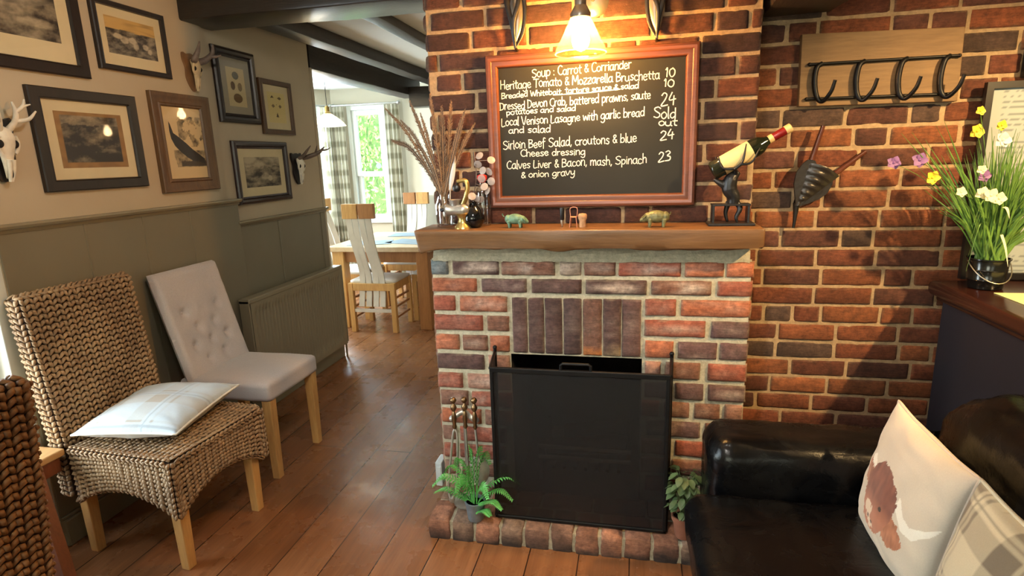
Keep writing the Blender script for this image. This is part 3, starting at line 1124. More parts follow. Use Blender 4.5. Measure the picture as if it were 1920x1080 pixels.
def stone(bm, lay, p0, p1, col, bev=0.012, amp=0.006):
    n0 = len(bm.verts)
    vs_ = box2(bm, p0, p1)
    fs = list({f for v in vs_ for f in v.link_faces})
    r = bmesh.ops.subdivide_edges(bm, edges=list({e for f in fs for e in f.edges}), cuts=4, use_grid_fill=True)
    bm.verts.ensure_lookup_table()
    vv = [bm.verts[i] for i in range(n0, len(bm.verts))]
    c = Vector([(a + b) / 2 for a, b in zip(p0, p1)])
    h = Vector([abs(b - a) / 2 for a, b in zip(p0, p1)])
    s = rs.uniform(0, 80)
    for v in vv:
        q = v.co - c
        k = Vector([max(0, abs(q[i]) - (h[i] - bev)) for i in range(3)])
        if k.length > bev * 0.999:
            f = bev / k.length
            for i in range(3):
                if abs(q[i]) > h[i] - bev:
                    q[i] = math.copysign(h[i] - bev + k[i] * f, q[i])
        v.co = c + q + Vector((nz(q.x * 30 + s, q.y * 30, q.z * 30), nz(q.y * 30 + s, q.z * 30, 3), nz(q.z * 30 + s, q.x * 30, 5))) * amp
        kk = 1 + 0.4 * fbm(v.co.x * 14 + s, v.co.y * 14, v.co.z * 14)
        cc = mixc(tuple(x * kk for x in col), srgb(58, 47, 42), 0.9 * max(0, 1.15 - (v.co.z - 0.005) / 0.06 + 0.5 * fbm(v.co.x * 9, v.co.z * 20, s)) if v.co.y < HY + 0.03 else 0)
        v[lay] = (*[max(.004, x) for x in cc], 1)


hp = [srgb(164, 116, 92), srgb(158, 118, 96), srgb(142, 108, 90), srgb(172, 122, 96), srgb(156, 128, 108)]
x = HX0
while x < HX1 - 0.02:
    w_ = rs.uniform(0.088, 0.112)
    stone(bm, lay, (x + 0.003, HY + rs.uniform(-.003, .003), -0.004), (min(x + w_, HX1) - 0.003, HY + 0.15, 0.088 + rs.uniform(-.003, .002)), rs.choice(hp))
    x += w_
x = HX0
while x < HX1 - 0.02:
    w_ = rs.choice((0.215, 0.22, 0.11))
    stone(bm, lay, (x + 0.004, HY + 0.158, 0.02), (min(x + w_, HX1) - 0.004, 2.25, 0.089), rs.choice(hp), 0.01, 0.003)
    x += w_
h_ = struct('trim_4', bm, 'brick', smooth=60)
h_['label'] = 'raised brick hearth in front of the fireplace'
bm = B(); box2(bm, (HX0 + 0.008, HY + 0.012, 0), (HX1 - 0.008, 2.25, 0.078)); obj('mortar', bm, 'mortar_pale', h_)
HZ = 0.092

# ------------------------------------------------------------------ fire screen
t = thing('fire_screen', 'large black mesh fire screen with folded side wings standing on the hearth', 'fire screen', (-0.2, 2.0, HZ))
sx0, sx1, sy, sz = -0.530, 0.135, 2.0, 0.727
bm = B()
for a, b in (((sx0, sy - .006, HZ), (sx0 + .014, sy + .006, sz)), ((sx1 - .014, sy - .006, HZ), (sx1, sy + .006, sz)), ((sx0, sy - .007, sz - .016), (sx1, sy + .007, sz + .004)), ((sx0, sy - .006, HZ), (sx1, sy + .006, HZ + .014))):
    box2(bm, a, b, 0.003)
obj('front_frame', bm, 'black_iron', t, True)
bm = B(); box2(bm, (sx0 + .012, sy - .001, HZ + .012), (sx1 - .012, sy + .001, sz - .014)); obj('front_mesh', bm, 'mesh', t, True)
for x0, x1 in ((sx0, -0.556), (sx1, 0.150)):
    bm = B()
    for z in (HZ + .006, sz - .004):
        tube(bm, [(x0, sy + .006, z), (x1, 2.198, z)], 0.006, 6)
    tube(bm, [(x1, 2.198, HZ), (x1, 2.198, sz + .012)], 0.007, 8)
    ball(bm, (x1, 2.198, sz + .014), 0.009)
    w_ = obj('side_wing', bm, 'black_iron', t, True)
    bm = B(); prism(bm, [(0, 0), (1, 0), (1, 1), (0, 1)], 0.002, Matrix(((x1 - x0, 0, 1, x0), (2.19 - sy - .006, 0, 0, sy + .006), (0, sz - HZ - .012, 0, HZ + .008), (0, 0, 0, 1))))
    obj('side_mesh', bm, 'mesh', w_, True)
bm = B()
hx = at_Y(1079, 680, 2.0).x
tube(bm, [(hx - .055, sy, sz), (hx - .055, sy, sz + .022), (hx - .048, sy, sz + .028), (hx + .048, sy, sz + .028), (hx + .055, sy, sz + .022), (hx + .055, sy, sz)], 0.0055, 8)
obj('handle', bm, 'black_iron', t, True)

# grate and logs inside the fire opening
t = thing('fire_grate', 'black iron fire grate inside the fireplace behind the screen', 'grate', (-0.2, 2.42, HZ))
for z in (0.20, 0.25):
    bm = B(); box2(bm, (-0.40, 2.29, z), (0.0, 2.302, z + .016), 0.002); obj('front_bar', bm, 'steel', t, True)
bm = B()
for k in range(9):
    x = -0.39 + k * 0.0475
    box2(bm, (x, 2.30, 0.15), (x + .014, 2.58, 0.165), 0.002)
obj('fire_basket', bm, 'black_iron', t, True)
for x in (-0.39, -0.01):
    for y in (2.31, 2.57):
        bm = B(); box2(bm, (x - .008, y - .008, HZ), (x + .008, y + .008, 0.27), 0.002); obj('leg', bm, 'black_iron', t, True)
for i, (a, b, r, lb) in enumerate((((-0.38, 2.40, .205), (-0.03, 2.44, .21), .036, 'charred log lying lowest in the grate, nearest the screen'), ((-0.36, 2.50, .215), (-0.02, 2.47, .20), .04, 'charred log lying at the back of the grate'), ((-0.30, 2.43, .27), (-0.06, 2.48, .285), .032, 'charred log lying on top of the other logs in the grate'))):
    bm = B()
    p = [Vector(a).lerp(Vector(b), k / 8) for k in range(9)]
    tube(bm, p, [r * (1 + .12 * nz(k * .9, i)) for k in range(9)], 10)
    tag(obj('fire_log', bm, 'log', smooth=50), lb, 'log', 'logs in the fireplace')

# ------------------------------------------------------------------ fire tools
t = thing('fire_tool_stand', 'slim metal fireside tool stand holding three ball-handled tools beside the screen', 'fire tool stand', (-0.668, 2.085, HZ))
bm = B(); lathe(bm, [(0.062, 0), (0.062, .006), (0.05, .012), (0.012, .02)], 24, (-0.668, 2.085, HZ)); obj('base', bm, 'steel', t, True, smooth=40)
bm = B(); tube(bm, [(-0.668, 2.085, HZ + .015), (-0.668, 2.085, 0.52)], 0.006, 8); obj('pole', bm, 'steel', t, True, smooth=40)
bm = B(); stube(bm, [(-0.715, 2.07, 0.475), (-0.70, 2.065, 0.487), (-0.668, 2.085, 0.50), (-0.635, 2.065, 0.487), (-0.615, 2.065, 0.472)], 0.011, 8, flat=0.45)
for x in (-0.715, -0.612):
    ball(bm, (x, 2.068, 0.474), 0.012)
obj('hanger', bm, 'steel', t, True, smooth=60)


def fire_tool(name, label, x, y, z0, ztop, head):
    t = thing(name, label, 'fire tool', (x, y, z0), group='tools hanging on the fireside stand')
    bm = B()
    s = ztop
    lathe(bm, [(.001, s), (.009, s - .003), (.0140, s - .013), (.009, s - .023), (.0045, s - .027), (.009, s - .034), (.0135, s - .045), (.009, s - .056), (.0045, s - .061),
               (.0095, s - .075), (.0105, s - .095), (.007, s - .118), (.010, s - .128), (.006, s - .136), (.004, s - .138)], 16, (x, y, 0))
    obj('handle', bm, 'bronze', t, True, smooth=60)
    bm = B()
    head(bm)
    obj('shaft', bm, 'steel', t, True, smooth=50)


def tongs(bm):
    for sgn in (-1, 1):
        stube(bm, [(-0.702, 2.058, .435), (-0.702 + sgn * .010, 2.056, .40), (-0.715 + sgn * .016, 2.05, .25), (-0.725 + sgn * .014, 2.046, .16), (-0.727 + sgn * .004, 2.044, .125)], [.0045, .005, .005, .006, .009], 8)
    ball(bm, (-0.727, 2.043, .12), (.013, .006, .018))


def shovel(bm):
    tube(bm, [(-0.616, 2.06, .44), (-0.606, 2.052, .31)], .0048, 8)
    grid(bm, lambda u, v: Vector((-0.603 + (u - .5) * .085 * math.sin(PI * (0.12 + 0.83 * v)) ** .6, 2.048 - .012 * (1 - (2 * u - 1) ** 2), .325 - .125 * v)), 10, 10)
    grid(bm, lambda u, v: Vector((-0.603 + (u - .5) * .085 * math.sin(PI * (0.12 + 0.83 * v)) ** .6, 2.050 - .012 * (1 - (2 * u - 1) ** 2), .325 - .125 * v)), 10, 10)


def poker(bm):
    tube(bm, [(-0.657, 2.062, .44), (-0.652, 2.055, .12)], [.0048, .004], 8)
    stube(bm, [(-0.653, 2.055, .17), (-0.643, 2.052, .15), (-0.636, 2.05, .16)], [.004, .004, .002], 6)


fire_tool('fire_tongs', 'ball-handled fire tongs, leftmost tool on the fireside stand', -0.702, 2.058, .115, .572, tongs)
fire_tool('fire_poker', 'ball-handled poker hanging between the tongs and the shovel', -0.657, 2.062, .12, .575, poker)
fire_tool('fire_shovel', 'ball-handled fire shovel with oval blade, closest to the black screen', -0.616, 2.06, .20, .575, shovel)

t = thing('socket_box', 'small pale blue box fixed low on the left corner of the brick pier', 'socket box', (-0.838, 2.25, 0.12))
bm = B(); box2(bm, (-0.856, 2.21, 0.07), (-0.826, 2.29, 0.185), 0.004); obj('case', bm, 'blue_white', t, True)
bm = B(); box2(bm, (-0.852, 2.2065, 0.09), (-0.830, 2.211, 0.165), 0.0015); obj('cover', bm, 'blue_white', t, True)

# ------------------------------------------------------------------ plants on the hearth
fx, fy = at_Z(891, 975, HZ).x, 1.975
t = thing('potted_fern', 'bright green fern in a small galvanised pot on the hearth', 'potted plant', (fx, fy, HZ))
bm = B(); lathe(bm, [(.030, 0), (.032, .004), (.040, .075), (.042, .078), (.042, .082), (.037, .082), (.036, .07)], 24, (0, 0, 0)); obj('pot', bm, 'zinc', t, smooth=40)
bm = B(); lathe(bm, [(.001, .07), (.037, .07), (.037, .066)], 20); obj('soil', bm, 'soil', t)
rs = random.Random(4)
fr = [(200, .17, .10), (165, .15, .12), (20, .19, .09), (-12, .17, .06), (80, .08, .20), (110, .10, .19), (60, .12, .17), (240, .12, .11), (300, .13, .09), (330, .15, .02), (-50, .12, -.02), (140, .14, .14), (270, .10, .15), (185, .17, .03)]
for a, ln, hh in fr:
    bm = B()
    a = math.radians(a + rs.uniform(-8, 8))
    ex, ey = math.cos(a), math.sin(a) * 0.7
    pts = smooth_path([(0.012 * ex, 0.012 * ey, .07), (ln * .3 * ex, ln * .3 * ey, .07 + hh * .8), (ln * .7 * ex, ln * .7 * ey, .09 + hh * 1.0), (ln * ex, ln * ey, .075 + hh * .72)], 14)
    tube(bm, pts, lerp_list([.0020, .0006], len(pts)), 5)
    fr_ = frames_along(pts)
    for k in range(7, len(pts), 2):
        q = k / (len(pts) - 1)
        L = .030 * (1 - abs(q - .4) * 1.3) + .003
        tt, nn, bb = fr_[k]
        for sg in (-1, 1):
            d = (bb * sg + tt * .45 + Vector((0, 0, -.15))).normalized()
            w2_ = tt * .0042
            p0 = pts[k]
            P = [p0 - w2_ * .5, p0 + d * L * .5 - w2_ + Vector((0, 0, .003)), p0 + d * L, p0 + d * L * .5 + w2_ + Vector((0, 0, .003)), p0 + w2_ * .5]
            bm.faces.new([bm.verts.new(q_) for q_ in P])
    obj('frond', bm, 'fern', t)

px_, py_ = 0.196, 1.995
t = thing('potted_plant', 'dull green leafy plant in a terracotta pot between the screen and the sofa', 'potted plant', (px_, py_, HZ))
bm = B(); lathe(bm, [(.028, 0), (.030, .004), (.038, .068), (.043, .070), (.045, .09), (.039, .09), (.037, .075)], 24); obj('pot', bm, 'terracotta', t, smooth=40)
bm = B(); lathe(bm, [(.001, .078), (.038, .078), (.037, .072)], 20); obj('soil', bm, 'soil', t)
bm, bl = B(), B()
rs = random.Random(8)


def leaf_quad(bm, p, d, up, L, W, curl=0.3):
    d = d.normalized()
    s = d.cross(up).normalized()
    n = s.cross(d)
    prev = None
    for k in range(6):
        q = k / 5
        w_ = W * math.sin(PI * min(1, q * 0.92 + .08)) ** .8
        c = p + d * L * q + n * (-curl * L * q * q)
        row = [bm.verts.new(c - s * w_ + n * w_ * .25), bm.verts.new(c), bm.verts.new(c + s * w_ + n * w_ * .25)]
        if prev:
            for i in range(2):
                bm.faces.new((prev[i], prev[i + 1], row[i + 1], row[i]))
        prev = row


for i in range(110):
    a, el = rs.uniform(0, 2 * PI), rs.uniform(.35, 1.25)
    r = rs.uniform(.012, .05)
    z = rs.uniform(.12, .27)
    tip = Vector((math.cos(a) * r, math.sin(a) * r, z))
    if i % 2 == 0:
        stube(bl, [(0.004 * math.cos(a), .004 * math.sin(a), .08), (tip.x * .4, tip.y * .4, z * .7), tip], [.0025, .0018, .0012], 5)
    leaf_quad(bm, tip, Vector((math.cos(a), math.sin(a), .35 * math.cos(el * 3))), Vector((0, 0, 1)), rs.uniform(.028, .046), rs.uniform(.010, .015))
obj('stems', bl, 'leaf', t)
obj('leaves', bm, 'leaf', t, smooth=180)

# ------------------------------------------------------------------ framed pictures on the left wall
def ring_profile(bm, mt, w, h, prof):
    """mitred picture frame: prof lists (inset from the outer edge, height off the wall)"""
    loops = []
    for ins, z in prof:
        loops.append([bm.verts.new(mt @ Vector(p)) for p in ((ins, ins, z), (w - ins, ins, z), (w - ins, h - ins, z), (ins, h - ins, z))])
    n = len(prof)
    for i in range(n):
        A, Bq = loops[i], loops[(i + 1) % n]
        for k in range(4):
            bm.faces.new((A[k], A[(k + 1) % 4], Bq[(k + 1) % 4], Bq[k]))


PROFILES = {
    'flat': [(0, 0), (0, .016), (.004, .020), (.85, .017), (.93, .020), (1, .012), (1, 0)],
    'round': [(0, 0), (0, .012), (.12, .021), (.35, .026), (.6, .022), (.72, .013), (.8, .016), (1, .010), (1, 0)],
    'wide': [(0, 0), (0, .020), (.05, .024), (.22, .022), (.30, .018), (.72, .014), (.80, .019), (.92, .017), (1, .009), (1, 0)],
}


def picture(label, y0, y1, z0, z1, fw, prof, fmat, card, mount, paint, res=(64, 48), tilt=0.0, wall=LX + 0.031, bot=None, extra=None, glass=True):
    """one framed picture on the left wall; mount = margins (left, right, bottom, top) between frame and print"""
    w, h = y1 - y0, z1 - z0
    t = thing('framed_picture', label, 'picture', (wall, y0, z0), group='framed prints on the cream wall', rot=on_left_wall(0, 0, 0).to_3x3())
    I = Matrix.Rotation(-tilt, 4, 'X')
    b = B(); ring_profile(b, I, w, h, [(i * fw if i > .0045 or i == 0 else i, z) for i, z in PROFILES[prof]])
    obj('frame', b, fmat, t, smooth=30)
    b = B(); vv = box2(b, (fw * .8, fw * .8, .002), (w - fw * .8, h - fw * .8, .0062)); obj('mount', b, card, t)
    l, r, bo, tp = mount
    b, lay = BC()
    gx0, gx1, gy0, gy1 = fw + l, w - fw - r, fw + bo, h - fw - tp
    grid(b, lambda u, v: Vector((gx0 + (gx1 - gx0) * u, gy0 + (gy1 - gy0) * v, .0068)), res[0], res[1], False, paint, lay)
    obj('print', b, 'print', t)
    if extra:
        extra(t, gx0, gx1, gy0, gy1)
    if glass:
        b = B(); b.faces.new([b.verts.new(q) for q in ((fw * .9, fw * .9, .009), (w - fw * .9, fw * .9, .009), (w - fw * .9, h - fw * .9, .009), (fw * .9, h - fw * .9, .009))]); obj('glass', b, 'pane', t)
    return t


def sepia(k, warm=0.5):
    a, c = srgb(46, 38, 32), mixc(srgb(176, 164, 140), srgb(196, 164, 108), warm)
    return mixc(a, c, k)


def scape(seed, dark=0.0, warm=.3, horizon=.6, sc=4.0, lights=()):
    def f(u, v):
        u2, v2 = u + .02 * nz(u * 14, v * 14, 8), v + .02 * nz(u * 14, v * 14, 3)
        k = .30 + .55 * fbm(u * sc + seed, v * sc * 1.3, seed, 5) + (.35 if v > horizon + .08 * nz(u * 5, seed) else 0) - dark
        k += .13 * nz(u * 40, v * 40, seed) + .10 * fbm(u * 18, v * 22, seed + 5)
        for x, y, rx, ry, a in lights:
            d = ((u2 - x) / rx) ** 2 + ((v2 - y) / ry) ** 2
            if d < 1: k += a * min(1, (1 - d) * 2)
        return sepia(max(0, min(1, k)), warm)
    return f


def oval_painter(bg, items, line=srgb(84, 72, 52)):
    def f(u, v):
        c = tuple(x * (1 + .06 * nz(u * 30, v * 30, 3)) for x in bg)
        for x, y, rx, ry, col, kind in items:
            du, dv = (u - x) / rx, (v - y) / ry
            if kind == 'o':
                d = math.sqrt(du * du + dv * dv)
                if d < 1: c = mixc(col, line, .55 * (0.5 + nz(u * 60, v * 60, x * 9)) + (.3 if d > .85 else 0))
            else:
                d = abs(du) * (1.1 if kind == 't' else .8) + abs(dv + (abs(du) - .5 if kind == 't' else 0)) * .9
                if d < .8 + .3 * nz(u * 40, v * 40, 7): c = mixc(col, line, .4 + .6 * nz(u * 50, v * 50))
        return c
    return f


picture('big black-framed print of a dim landscape at the top left corner', 1.60, 2.155, 1.882, 2.34, .048, 'flat', 'dark_frame', 'card', (.05, .052, .075, .05), scape(3, .02, .15, .9, 3.5, [(.15, .45, .3, .12, .3), (.45, .4, .2, .1, .3), (.75, .25, .25, .08, .3), (.6, .8, .2, .12, .25)]), (72, 56))
picture('black-framed print of pale hounds running over a dark moor', 2.212, 2.612, 1.934, 2.226, .024, 'flat', 'dark_frame', 'card', (.04, .04, .05, .038),
        lambda u, v: (lambda hz: mixc(srgb(196, 160, 96), srgb(150, 122, 74), max(0, nz(u * 3, v * 16, 5)) * 1.2) if v > hz else scape(12, .12, .1, 2, 5, [(.22, .50, .10, .08, .9), (.34, .42, .09, .12, .9), (.50, .44, .09, .10, .8), (.56, .33, .06, .14, .7), (.76, .33, .07, .10, .9), (.84, .22, .05, .09, .8)])(u, v))(.68 + .05 * nz(u * 4, 2)), (72, 60))
picture('wide dark-framed brown print with a broad cream mount, hung beside the pale antler skull', 1.865, 2.362, 1.426, 1.830, .046, 'flat', 'dark_frame', 'card', (.048, .042, .045, .042),
        lambda u, v: (mixc(srgb(150, 112, 62), srgb(132, 96, 52), .5 + nz(u * 9, v * 9)) if min(u, 1 - u) < .07 or v < .10 or v > .93 else scape(23, .22 + .35 * max(0, .9 - v), .35, .78, 3.2, [(.5, .62, .2, .16, .2), (.68, .55, .1, .12, .15), (.72, .3, .16, .05, .22)])(u, v)), (72, 56))


def bird_extra(t, x0, x1, y0, y1):
    def pol(name, pts, col):
        b, lay = BC()
        vv = [b.verts.new(Vector((x0 + (x1 - x0) * u, y0 + (y1 - y0) * v, .0072))) for u, v in pts]
        for v in vv: v[lay] = (*col, 1)
        b.faces.new(vv)
        obj(name, b, 'print', t)
    pol('printed_bird', [(.14, .80), (.17, .76), (.22, .64), (.36, .58), (.52, .50), (.66, .42), (.80, .36), (.97, .28), (.97, .20), (.82, .235), (.66, .245), (.50, .30), (.34, .38), (.22, .46), (.15, .56), (.13, .66)], srgb(46, 38, 32))


picture('brown carved-framed print of a long-tailed dark bird', 2.447, 2.840, 1.386, 1.868, .066, 'wide', 'brown_frame', 'card', (.0, .0, .0, .0),
        lambda u, v: mixc(srgb(206, 182, 138), srgb(70, 58, 44), (1.0 if (.16 < v < .40 and u > .18 + .3 * max(0, .3 - v)) or (v > .45 and u > .35 and v < .88 and fbm(u * 6, v * 9, 2) > .02) else 0) * (.35 + .6 * max(0, fbm(u * 8, v * 12, 6) + .35)) + (.8 if .17 < v < .25 + .03 * nz(u * 9, 1) and u > .32 else 0)), (72, 96), extra=bird_extra)
picture('tall dark-framed print of four round specimens', 2.968, 3.330, 1.752, 2.165, .052, 'round', 'dark_frame', 'card_grey', (.048, .052, .042, .05),
        oval_painter(srgb(190, 172, 132), [(.5, .80, .18, .10, srgb(110, 108, 96), 'o'), (.30, .53, .12, .11, srgb(104, 78, 48), 'o'), (.70, .52, .12, .11, srgb(150, 130, 96), 'o'), (.52, .22, .25, .12, srgb(112, 86, 52), 'o')]), (56, 84), wall=LX + .002, tilt=0)
picture('brown-framed print of six tiny insects closest to the dining room opening', 3.354, 3.700, 1.699, 2.036, .032, 'flat', 'mid_frame', 'card', (.048, .048, .042, .042),
        oval_painter(srgb(208, 190, 132), [(.28, .83, .13, .05, srgb(70, 56, 36), 't'), (.70, .82, .12, .06, srgb(110, 92, 62), 'x'), (.30, .55, .10, .07, srgb(130, 110, 76), 'x'), (.70, .55, .09, .07, srgb(130, 110, 76), 'x'), (.50, .22, .10, .09, srgb(60, 46, 30), 't'), (.5, .6, .02, .02, srgb(130, 110, 76), 'x')]), (60, 80), wall=LX + .002)
picture('plum-brown glossy framed landscape print hung low beside the small antlers', 3.030, 3.575, 1.277, 1.651, .045, 'round', 'purple_frame', 'card', (.05, .05, .052, .05),
        scape(41, .0, .15, .7, 4.5, [(.55, .35, .14, .12, .45), (.68, .28, .07, .10, .7), (.45, .7, .1, .1, .4), (.2, .75, .25, .3, .3)]), (72, 56), wall=LX + .002)

# ------------------------------------------------------------------ antler mounts
def skull_mount(name, label, loc, s, mats, antlers, turn=0.0, plaque=True):
    """skull on a shield; local x along the wall, y up, z out of the wall"""
    bone, ant, plq = mats
    t = thing(name, label, 'antler mount', loc, rot=on_left_wall(0, 0, 0).to_3x3())
    if plaque:
        b = B()
        sh = smooth_path([(0, .10, 0), (.035, .092, 0), (.062, .10, 0), (.066, .06, 0), (.05, .01, 0), (.052, -.05, 0), (.028, -.105, 0), (0, -.13, 0), (-.028, -.105, 0), (-.052, -.05, 0), (-.05, .01, 0), (-.066, .06, 0), (-.062, .10, 0), (-.035, .092, 0)], 4, True)
        prism(b, [(p.x * s, p.y * s) for p in sh], .014 * s, Matrix.Identity(4))
        bmesh.ops.bevel(b, geom=[e for e in b.edges if e.calc_face_angle(0) > 1.2], offset=.004 * s, segments=2, profile=.5, affect='EDGES')
        obj('shield', b, plq, t, smooth=40)
    R = Matrix.Rotation(turn, 3, 'Y')
    b = B()
    def P(x, y, z): return R @ (Vector((x, y, z * .72)) * s) + Vector((0, 0, .012 * s))
    secs = [(.062, .020, .030, .012), (.050, .034, .040, .024), (.025, .040, .040, .034), (.0, .038, .034, .036), (-.03, .030, .026, .034), (-.06, .022, .020, .030), (-.09, .017, .016, .026), (-.112, .011, .011, .020)]
    n = 14
    rings = []
    for y, rx, rz, zc in secs:
        rings.append([b.verts.new(P(rx * math.cos(2 * PI * k / n), y + .006 * math.sin(2 * PI * k / n), zc + rz * math.sin(2 * PI * k / n) * (1 if math.sin(2 * PI * k / n) > 0 else .5))) for k in range(n)])
    for A, Q in zip(rings, rings[1:]):
        for k in range(n):
            b.faces.new((A[k], A[(k + 1) % n], Q[(k + 1) % n], Q[k]))
    b.faces.new(rings[0]); b.faces.new(rings[-1][::-1])
    for sg in (-1, 1):
        stube(b, [P(sg * .036, .032, .05), P(sg * .047, .012, .048), P(sg * .044, -.012, .045), P(sg * .028, -.03, .046)], [.009 * s, .008 * s, .007 * s, .006 * s], 8)
        stube(b, [P(sg * .010, -.05, .05), P(sg * .008, -.09, .042), P(sg * .004, -.128, .028)], [.008 * s, .007 * s, .005 * s], 8)
    sk = obj('skull', b, bone, t, smooth=70)
    b = B()
    for sg in (-1, 1):
        ball(b, P(sg * .034, .006, .045), [.014 * s, .016 * s, .014 * s])
    ball(b, P(0, -.095, .036), [.006 * s, .022 * s, .008 * s])
    obj('eye_socket', b, 'hollow_shade', sk, smooth=180)  # solid dark balls carry the shade of the sockets in their colour
    for part, path, rad in antlers:
        b = B()
        for pts, rr in zip(path, rad):
            stube(b, [R @ (Vector(p) * s) + Vector((0, 0, .012 * s)) for p in pts], [r * s for r in rr], 9)
        obj(part, b, ant, t, smooth=70)
    return t


def antler(sg, spread=.5, fwd=.35, ln=.16, tines=((.35, .5), (.75, .9)), knob=1.0):
    """one antler: main stem curving up, out and forward, with tines"""
    stem = [(sg * .022, .062, .03), (sg * (.03 + spread * .03), .085, .05), (sg * (.03 + spread * ln * .6), .085 + ln * .42, .05 + fwd * ln * .8), (sg * (.03 + spread * ln * .9), .085 + ln, .05 + fwd * ln * 1.1)]
    paths, rads = [stem], [[.016 * knob, .014 * knob, .011, .004]]
    sp = smooth_path(stem, 6)
    for q, d in tines:
        p = sp[int(q * (len(sp) - 1))]
        paths.append([p, p + Vector((sg * .012, .02, .035 * d)), p + Vector((sg * .004, .05, .065 * d))])
        rads.append([.009, .007, .0025])
    return ('antler', [[tuple(q) for q in pp] for pp in paths], rads)


skull_mount('antler_mount', 'pale skull with white forked antlers on a dark shield at the left edge', (LX + .03, 1.722, 1.602), 1.0, ('bone', 'antler_pale', 'plaque_dark'),
            [('antler', [[(sg * .02, .052, .03), (sg * .036, .085, .05), (sg * .042, .12, .055), (sg * .04, .155, .05)], [(sg * .036, .085, .05), (sg * .07, .095, .075), (sg * .10, .125, .085)], [(sg * .042, .118, .055), (sg * .06, .14, .07), (sg * .068, .165, .075)], [(sg * .060, .14, .07), (sg * .08, .148, .085)]], [[.012, .010, .008, .0035], [.009, .007, .003], [.008, .006, .003], [.006, .002]]) for sg in (1, -1)], 0.25)
skull_mount('antler_mount', 'aged skull with short thick brown antlers on a brown shield above the bird print', (LX + .03, 2.765, 1.998), .82, ('bone_dark', 'antler', 'plaque'),
            [('antler', [[(.02, .05, .03), (.05, .062, .06), (.085, .11, .10), (.088, .165, .11)], [(.07, .09, .085), (.085, .09, .12), (.10, .10, .15)]], [[.022, .021, .014, .004], [.012, .010, .003]]),
             ('antler', [[(-.02, .05, .03), (-.04, .062, .05), (-.03, .11, .07), (-.015, .165, .08)]], [[.02, .019, .014, .004]])], 0.2)
skull_mount('antler_mount', 'small dark skull with dark branched antlers beside the plum-brown frame', (LX + .004, 3.680, 1.488), .92, ('bone', 'antler', 'plaque_dark'),
            [('antler', [[(.02, .06, .03), (.03, .075, .09), (.05, .10, .155), (.055, .14, .20)], [(.04, .09, .13), (.03, .125, .15), (.02, .15, .16)], [(.05, .115, .175), (.075, .12, .21), (.09, .135, .235)]], [[.015, .018, .015, .004], [.008, .007, .002], [.008, .006, .002]]),
             ('antler', [[(-.02, .06, .03), (-.03, .08, .07), (-.045, .115, .11), (-.04, .15, .14)]], [[.013, .012, .009, .003]])], 0.1)

